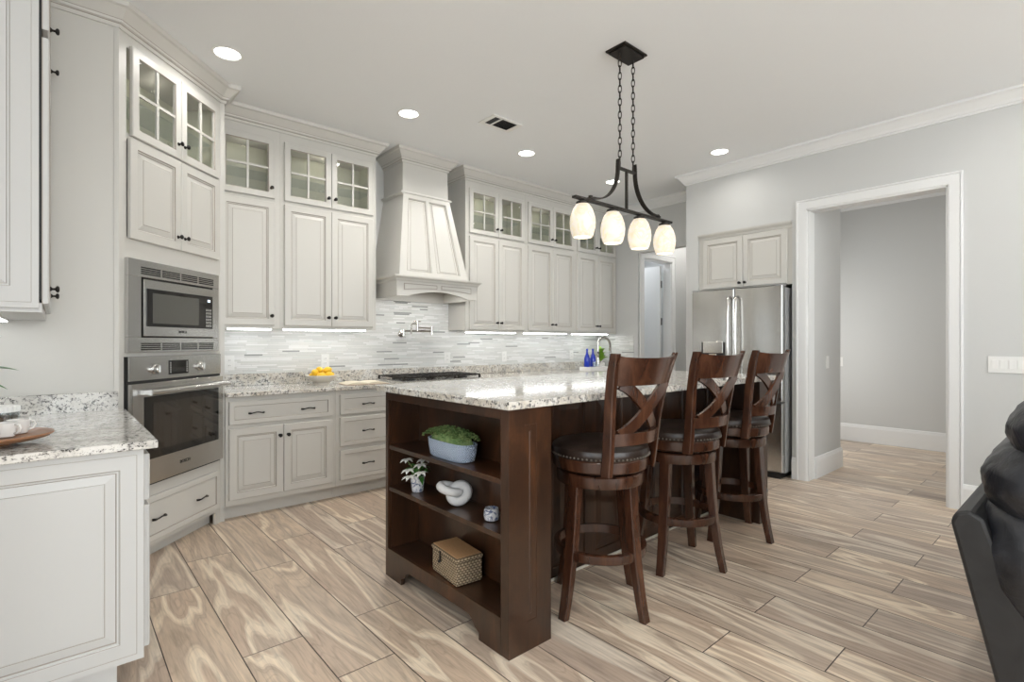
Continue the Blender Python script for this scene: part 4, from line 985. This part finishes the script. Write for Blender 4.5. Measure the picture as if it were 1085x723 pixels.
# planter: local x along world -Y
sz1 = 0.716
p = thing('oval_planter', 'pale blue quilted oval planter full of green succulents on the top shelf', 'planter', (1.440, 2.085, sz1+0.001), -PI/2-0.02)
prof = [(0.0, 0), (0.86, 0), (0.93, 0.006), (1.0, 0.045), (1.03, 0.078), (1.05, 0.082), (1.02, 0.086), (0.96, 0.082), (0.94, 0.05), (0.0, 0.048)]
def oval(mb, a, b_, prof, seg=40, n=3.2):
    v = []; f = []
    for r, z in prof:
        for k in range(seg):
            t = 2*PI*k/seg; c, s = math.cos(t), math.sin(t)
            v.append((a*r*math.copysign(abs(c)**(2/n), c), b_*r*math.copysign(abs(s)**(2/n), s), z))
    for i in range(len(prof)-1):
        for k in range(seg): k2 = (k+1) % seg; f.append((i*seg+k, i*seg+k2, (i+1)*seg+k2, (i+1)*seg+k))
    return mb.add(v, f)
oval(MB(), 0.165, 0.058, prof).build('pot', 'quilt', p, smooth='auto')
for s in (-1, 1): MB().tube([(s*0.166, -0.012, 0.070), (s*0.182, -0.008, 0.074), (s*0.186, 0, 0.072), (s*0.182, 0.008, 0.074), (s*0.166, 0.012, 0.070)], 0.005, 8).build('handle', 'quilt', p, smooth=True)
mb = MB(); rnd = random.Random(3)
for k in range(420):
    x = rnd.uniform(-0.175, 0.170); y = rnd.uniform(-0.066, 0.060)
    z = 0.078+0.058*math.sqrt(max(0.0, 1-(x/0.185)**2))*math.sqrt(max(0.0, 1-(y/0.078)**2))+rnd.uniform(-0.006, 0.010)
    for j in range(6):
        a = 2*PI*j/6+rnd.random(); e = rnd.uniform(0.3, 1.6); leaf_blade(mb, (x, y, z), (math.cos(a), math.sin(a), e), rnd.uniform(0.007, 0.013), 0.009, 0.1, 2)
mb.build('succulents', 'succ', p)
oval(MB(), 0.150, 0.050, [(0, 0.05), (0.9, 0.05), (1.05, 0.08), (0.95, 0.105), (0.7, 0.122), (0.35, 0.132), (0, 0.134)], n=2.4).build('moss_mound', 'succ', p, smooth=True)
sz2 = 0.490
p = thing('flower_vase', 'small blue and white cup vase of white lilies on the middle shelf', 'vase', (1.430, 2.385, sz2+0.001))
MB().lathe([(0.026, 0), (0.030, 0.006), (0.036, 0.055), (0.038, 0.085), (0.034, 0.085), (0.030, 0.02), (0, 0.018)], seg=28).build('pot', 'marble', p, smooth='auto')
mb = MB(); ml = MB(); mf = MB(); rnd = random.Random(11)
heads = [(-0.03, 0.055, 0.160), (-0.060, -0.01, 0.120), (-0.03, -0.080, 0.155), (0.02, -0.03, 0.165), (-0.075, -0.045, 0.095), (-0.05, -0.115, 0.125)]
for h in heads: mb.tube([(0, 0, 0.04), (h[0]*0.3, h[1]*0.3, 0.11), (h[0], h[1], h[2]-0.004)], 0.0018, 6)
for k in range(34):
    a = rnd.uniform(0, 2*PI); b0 = (rnd.uniform(-.02, .02), rnd.uniform(-.03, .04), rnd.uniform(0.08, 0.14)); leaf_blade(ml, b0, (math.cos(a), math.sin(a), rnd.uniform(0.0, 1.0)), rnd.uniform(0.045, 0.070), 0.028, 0.45)
for i, h in enumerate(heads):
    mf = MB()
    for j in range(6): a = 2*PI*j/6+i; leaf_blade(mf, h, (math.cos(a)-0.3, math.sin(a), 0.30), 0.044, 0.024, 0.45)
    mf.build('bloom', 'petal', p)
mb.build('stems', 'stem', p); ml.build('leaves', 'leaf', p)
# knot sculpture: two interlocked rings
p = thing('knot_sculpture', 'pale chalky interlocked chain-link sculpture on the middle shelf', 'sculpture', (1.440, 2.06, sz2+0.001))
def ring_pts(c, e1, e2): return [tuple(Vector(c)+Vector(e1)*math.cos(2*PI*k/32)+Vector(e2)*math.sin(2*PI*k/32)) for k in range(32)]
MB().tube(ring_pts((0.015, -0.015, 0.060), (0.031, -0.027, 0.006), (0.008, 0.008, 0.036)), 0.0225, 14, closed=True).build('link', 'matteceramic', p, smooth=True)
MB().tube(ring_pts((-0.016, 0.018, 0.080), (-0.034, 0.030, 0.012), (-0.020, -0.024, -0.004)), 0.0205, 14, closed=True).build('link', 'matteceramic', p, smooth=True)
v = MB().lathe([(0.022, 0), (0.031, 0.004), (0.036, 0.022), (0.033, 0.046), (0.029, 0.050), (0.029, 0.054), (0.025, 0.054), (0.028, 0.045), (0.031, 0.022), (0.0, 0.006)], seg=24).build('votive_cup', 'marble', smooth='auto', loc=(0, 0, 0))
v.location = (1.445, 1.785, sz2+0.001); tag(v, 'small round blue and white swirled cup at the near end of the middle shelf', 'cup')
# woven box
p = thing('woven_box', 'lidded woven seagrass box with dark clasp on the bottom shelf', 'box', (1.455, 2.065, 0.1535), -PI/2-0.10)
MB().box(-0.122, 0.122, -0.070, 0.070, 0, 0.105).build('basket', 'wicker', p, bevel=0.008)
d = MB().box(-0.126, 0.126, -0.074, 0.074, 0.1055, 0.128).build('lid', 'wicker', p, bevel=0.009)
MB().box(-0.118, 0.118, -0.066, 0.066, 0.128, 0.1315).build('lid_top', 'wickerlid', d, bevel=0.003)
MB().box(-0.035, -0.023, -0.0775, -0.0745, 0.075, 0.122).ball((-0.029, -0.079, 0.074), 0.008, 8, 6).build('clasp', 'hard', p)

# ------------------------------------------------------------------ things on the back counter
CZ = 0.9155
p = thing('fruit_bowl', 'cream footed bowl of lemons on the back counter', 'bowl', (1.71, 4.42, CZ))
MB().lathe([(0.062, 0), (0.062, 0.016), (0.070, 0.022), (0.118, 0.050), (0.136, 0.078), (0.131, 0.080), (0.110, 0.055), (0.06, 0.030), (0, 0.026)], seg=36).build('bowl', 'bowl', p, smooth='auto')
rnd = random.Random(5)
LP = [(0.0, 0, 0.060), (0.072, 0.01, 0.072), (-0.07, 0.015, 0.072), (0.03, 0.068, 0.073), (-0.035, -0.066, 0.072), (0.04, -0.06, 0.073), (-0.04, 0.062, 0.074), (-0.02, 0.005, 0.118), (0.045, -0.01, 0.116), (-0.072, -0.035, 0.100)]
nm = ['lemon at the centre bottom of the bowl', 'lemon on the right side of the bowl', 'lemon at the left rear of the bowl', 'lemon at the right rear of the bowl', 'lemon at the front left of the bowl', 'lemon at the front right of the bowl', 'lemon at the back of the bowl', 'topmost lemon of the pile', 'second highest lemon, right of the topmost', 'lemon at the left rim of the bowl']
for (x, y, z), n_ in zip(LP, nm):
    mb = MB(); a = rnd.uniform(0, PI); mb.X = Matrix.Rotation(a, 4, 'Z') @ Matrix.Rotation(PI/2+rnd.uniform(-.3, .3), 4, 'Y')
    mb.lathe([(0.0, -0.043), (0.006, -0.040), (0.012, -0.034), (0.024, -0.022), (0.030, 0), (0.024, 0.022), (0.012, 0.034), (0.006, 0.040), (0, 0.043)], seg=16)
    o = mb.build('lemon', 'lemon', smooth=True); o.location = (1.71+x, 4.42+y, CZ+z+0.004); tag(o, 'yellow '+n_, 'lemon', 'lemons in the bowl')
p = thing('open_book', 'open cream-paged cookbook lying on the counter left of the cooktop', 'book', (2.02, 4.27, CZ), -0.12)
for s in (-1, 1):
    pts = [(0, 0.002)]+[(s*t*0.023, 0.004+0.016*math.sin(PI*min(1, t/9+0.12))**0.8) for t in range(0, 9)]+[(s*0.184, 0.002)]
    MB().prism(pts if s < 0 else pts, -0.12, 0.12, 'y').build('pages', 'pagep', p, smooth='auto')
MB().box(-0.19, 0.19, -0.125, 0.125, 0.0, 0.002).build('cover', 'traywood', p)
# faucet, tray, bottles, plant
p = thing('gooseneck_faucet', 'brushed nickel gooseneck faucet at the far end of the back counter', 'faucet', (5.36, 4.40, CZ))
MB().lathe([(0.034, 0), (0.034, 0.01), (0.024, 0.02), (0.022, 0.12), (0.018, 0.16), (0, 0.16)], seg=20).build('base', 'chrome', p, smooth='auto')
pts = [(0, 0, 0.14), (0, 0, 0.24)]+[(0.088*(1-math.cos(PI*t/12)), -0.088*0.35*(1-math.cos(PI*t/12)), 0.32+0.10*math.sin(PI*t/12)) for t in range(13)]+[(0.178, -0.062, 0.22)]
MB().tube(pts, 0.018, 12).build('spout', 'chrome', p, smooth=True)
MB().tube([(0.178, -0.062, 0.24), (0.178, -0.062, 0.14)], 0.019, 14).build('spray_head', 'chrome', p, smooth='auto')
MB().tube([(0.0, -0.02, 0.09), (0.01, -0.075, 0.12)], 0.006, 8).build('lever', 'chrome', p, smooth=True)
p = thing('sink_tray', 'white rectangular ceramic tray on the counter holding two blue bottles', 'tray', (5.05, 4.22, CZ))
MB().box(-0.16, 0.30, -0.09, 0.09, 0, 0.055).build('body', 'ceramic', p, bevel=0.006)
for x, y, s, lab in ((4.950, 4.235, 1, 'left cobalt blue glass bottle on the white tray'), (5.062, 4.235, 1, 'right cobalt blue glass bottle on the white tray')):
    o = MB().lathe([(0.0, 0), (0.034, 0), (0.036, 0.006), (0.036, 0.10), (0.030, 0.125), (0.014, 0.165), (0.012, 0.205), (0.015, 0.208), (0.015, 0.222), (0, 0.222)], seg=24).build('glass_bottle', 'blue', smooth='auto'); o.location = (x, y, CZ+0.056)
    tag(o, lab, 'bottle', 'blue bottles')
o = MB().lathe([(0.0, 0), (0.030, 0), (0.034, 0.06), (0.032, 0.06), (0.028, 0.006), (0, 0.006)], seg=24).build('glass_tumbler', 'clear', smooth='auto'); o.location = (5.02, 4.165, CZ+0.056); tag(o, 'clear glass tumbler in front of the blue bottles', 'glass')
p = thing('potted_plant', 'small bright green leafy plant behind the faucet', 'plant', (5.55, 4.50, CZ))
MB().lathe([(0.04, 0), (0.055, 0.09), (0.050, 0.09), (0.036, 0.07), (0, 0.07)], seg=20).build('pot', 'ceramic', p, smooth='auto')
mb = MB(); rnd = random.Random(9)
for k in range(46):
    a = rnd.uniform(0, 2*PI); leaf_blade(mb, (0, 0, rnd.uniform(0.10, 0.24)), (math.cos(a), math.sin(a), rnd.uniform(0.4, 2.0)), rnd.uniform(0.10, 0.17), 0.040, 0.35)
mb.build('leaves', 'leaf2', p)

# ------------------------------------------------------------------ left foreground counter items
p = thing('wooden_tray', 'round walnut footed tray under the white mugs in the left foreground', 'tray', (-0.17, 2.56, CZ))
MB().lathe([(0.0, 0.016), (0.13, 0.016), (0.152, 0.022), (0.166, 0.032), (0.164, 0.037), (0.148, 0.030), (0, 0.026)], seg=48).build('dish', 'traywood', p, smooth='auto')
MB().lathe([(0.05, 0), (0.05, 0.016), (0.045, 0.016), (0.045, 0), (0.05, 0)], seg=24).build('foot', 'traywood', p)
def mug(x, y, ang, lab):
    p = thing('mug', lab, 'mug', (x, y, CZ+0.0275), ang, 'white mugs on the tray')
    MB().lathe([(0.020, 0), (0.026, 0.004), (0.031, 0.020), (0.033, 0.052), (0.0305, 0.052), (0.028, 0.02), (0, 0.008)], seg=24).build('cup', 'ceramic', p, smooth='auto')
    MB().tube([(0.031, 0, 0.045), (0.046, 0, 0.043), (0.050, 0, 0.030), (0.044, 0, 0.016), (0.029, 0, 0.013)], 0.004, 8).build('handle', 'ceramic', p, smooth=True)
mug(-0.105, 2.600, 0.4, 'white mug on the wooden tray, handle pointing right'); mug(-0.135, 2.530, -0.6, 'white mug at the front edge of the wooden tray')
p = thing('glass_jar', 'glass jar of dark coffee with ribbed white lid at the left edge', 'jar', (-0.165, 2.86, CZ))
MB().lathe([(0.0, 0), (0.052, 0), (0.055, 0.006), (0.055, 0.085), (0.052, 0.085), (0.052, 0.006), (0, 0.006)], seg=28).build('jar', 'clear', p, smooth='auto')
MB().lathe([(0.0, 0.007), (0.050, 0.007), (0.050, 0.068), (0, 0.070)], seg=28).build('contents', 'coffee', p, smooth='auto')
mb = MB().lathe([(0.0, 0.086), (0.056, 0.086), (0.056, 0.108), (0.052, 0.111), (0, 0.111)], seg=28)
for k in range(28): a = 2*PI*k/28; mb.box(0.0565*math.cos(a)-0.002, 0.0565*math.cos(a)+0.002, 0.0565*math.sin(a)-0.002, 0.0565*math.sin(a)+0.002, 0.087, 0.107)
mb.build('lid', 'white', p)
p = thing('vase_of_leaves', 'glossy green leaves and a pale bloom reaching in from the left edge', 'plant', (-0.30, 2.80, CZ))
MB().lathe([(0.03, 0), (0.045, 0.03), (0.04, 0.09), (0.025, 0.13), (0.022, 0.13), (0.036, 0.09), (0.0, 0.02)], seg=24).build('vase', 'ceramic', p, smooth='auto')
mb = MB().tube([(0, 0, 0.08), (0.02, -0.01, 0.26), (0.07, -0.02, 0.385)], 0.003, 6).tube([(0, 0, 0.08), (0.03, 0, 0.20), (0.07, 0.0, 0.26)], 0.003, 6); mb.build('stem', 'stem', p)
mb = MB(); leaf_blade(mb, (0.06, 0.0, 0.255), (1, -0.1, 0.22), 0.135, 0.062, 0.25, 8); leaf_blade(mb, (0.05, -0.01, 0.215), (1, -0.3, 0.0), 0.115, 0.055, 0.3, 8); leaf_blade(mb, (0.02, 0.01, 0.2), (-0.2, 1, 0.5), 0.12, 0.05, 0.3, 8); leaf_blade(mb, (0.0, 0.01, 0.22), (-1, -1, 0.5), 0.12, 0.05, 0.3, 8); mb.build('leaves', 'leaf', p)
mb = MB()
for j in range(5): a = 2*PI*j/5; leaf_blade(mb, (0.07, -0.02, 0.385), (math.cos(a)+0.6, math.sin(a), 0.2), 0.085, 0.03, 0.2)
mb.build('bloom', 'petal', p)

# ------------------------------------------------------------------ black leather sofa (right foreground), along x, seen from its end
p = thing('leather_sofa', 'black leather sofa with puffy pillow back in the right foreground', 'sofa', (3.2, -0.2, 0))
SX0, SX1 = 2.20, 4.20
prof = [(0.185, 0.03), (0.335, 0.690), (0.322, 0.722), (0.285, 0.735), (0.250, 0.715), (0.215, 0.60), (0.06, 0.20), (0.03, 0.03)]
mb = MB().prism(prof, SX0, SX1, 'x'); mb.build('back_frame', 'sofaside', p, world=True, bevel=0.012)
def lobe(mb, c, r, sc, seed, ang=0.0):
    rnd = random.Random(seed); seg, rings = 64, 56; v = []; f = []
    ph = [rnd.uniform(0, 6) for _ in range(6)]
    for i in range(rings+1):
        t = PI*i/rings
        for k in range(seg):
            a = 2*PI*k/seg; st, ct = math.sin(t), math.cos(t)
            # super-ellipsoid stretched along x
            x = math.copysign(abs(ct)**0.3, ct); y = st*math.cos(a); z = st*math.sin(a)
            w = 1+0.016*math.sin(9*a+ph[0]+4*ct)+0.010*math.sin(17*a+ph[1]-7*ct)+0.010*math.sin(5*a+23*ct+ph[2])
            yy, zz = y*sc[1]*w, z*sc[2]*w; ca, sa = math.cos(ang), math.sin(ang)
            v.append((c[0]+x*sc[0], c[1]+yy*ca-zz*sa, c[2]+yy*sa+zz*ca))
    for i in range(rings):
        for k in range(seg): k2 = (k+1) % seg; f.append((i*seg+k, i*seg+k2, (i+1)*seg+k2, (i+1)*seg+k))
    mb.add(v, f)
xc, xh = (SX0+SX1)/2, (SX1-SX0)/2+0.04
for i, (y, z, a, b_, an) in enumerate(((0.115, 0.565, 0.160, 0.245, -0.35), (0.120, 0.835, 0.160, 0.140, -0.2), (0.045, 1.000, 0.175, 0.130, -0.1))):
    for s in (0, 1):
        m_ = MB(); lobe(m_, (SX0+0.475+s*0.99, y, z), 1, (0.52, a, b_), i*2+s, an); m_.build('back_pillow', 'sofaleather', p, world=True, smooth=True)
m_ = MB(); lobe(m_, (xc, -0.28, 0.44), 1, (xh-0.28, 0.42, 0.11), 21); m_.build('seat_cushion', 'sofaleather', p, world=True, smooth=True)
MB().box(SX0+0.02, SX1-0.02, -0.62, 0.05, 0.05, 0.36).build('base', 'sofaside', p, world=True, bevel=0.02)
for s in (0, 1):
    m_ = MB(); lobe(m_, (SX0+0.14+s*(SX1-SX0-0.28), -0.22, 0.50), 1, (0.15, 0.42, 0.17), 31+s); m_.build('armrest', 'sofaleather', p, world=True, smooth=True)
MB().tube([(SX0-0.012, 0.150, 0.86), (SX0-0.022, 0.120, 0.83), (SX0-0.012, 0.085, 0.79)], 0.007, 8).build('pull_strap', 'fridgeside', p, world=True, smooth=True)
for x in (SX0+0.1, SX1-0.1):
    for y in (-0.5, 0.0): MB().box(x-0.03, x+0.03, y-0.03, y+0.03, 0, 0.05).build('foot', 'black', p, world=True)
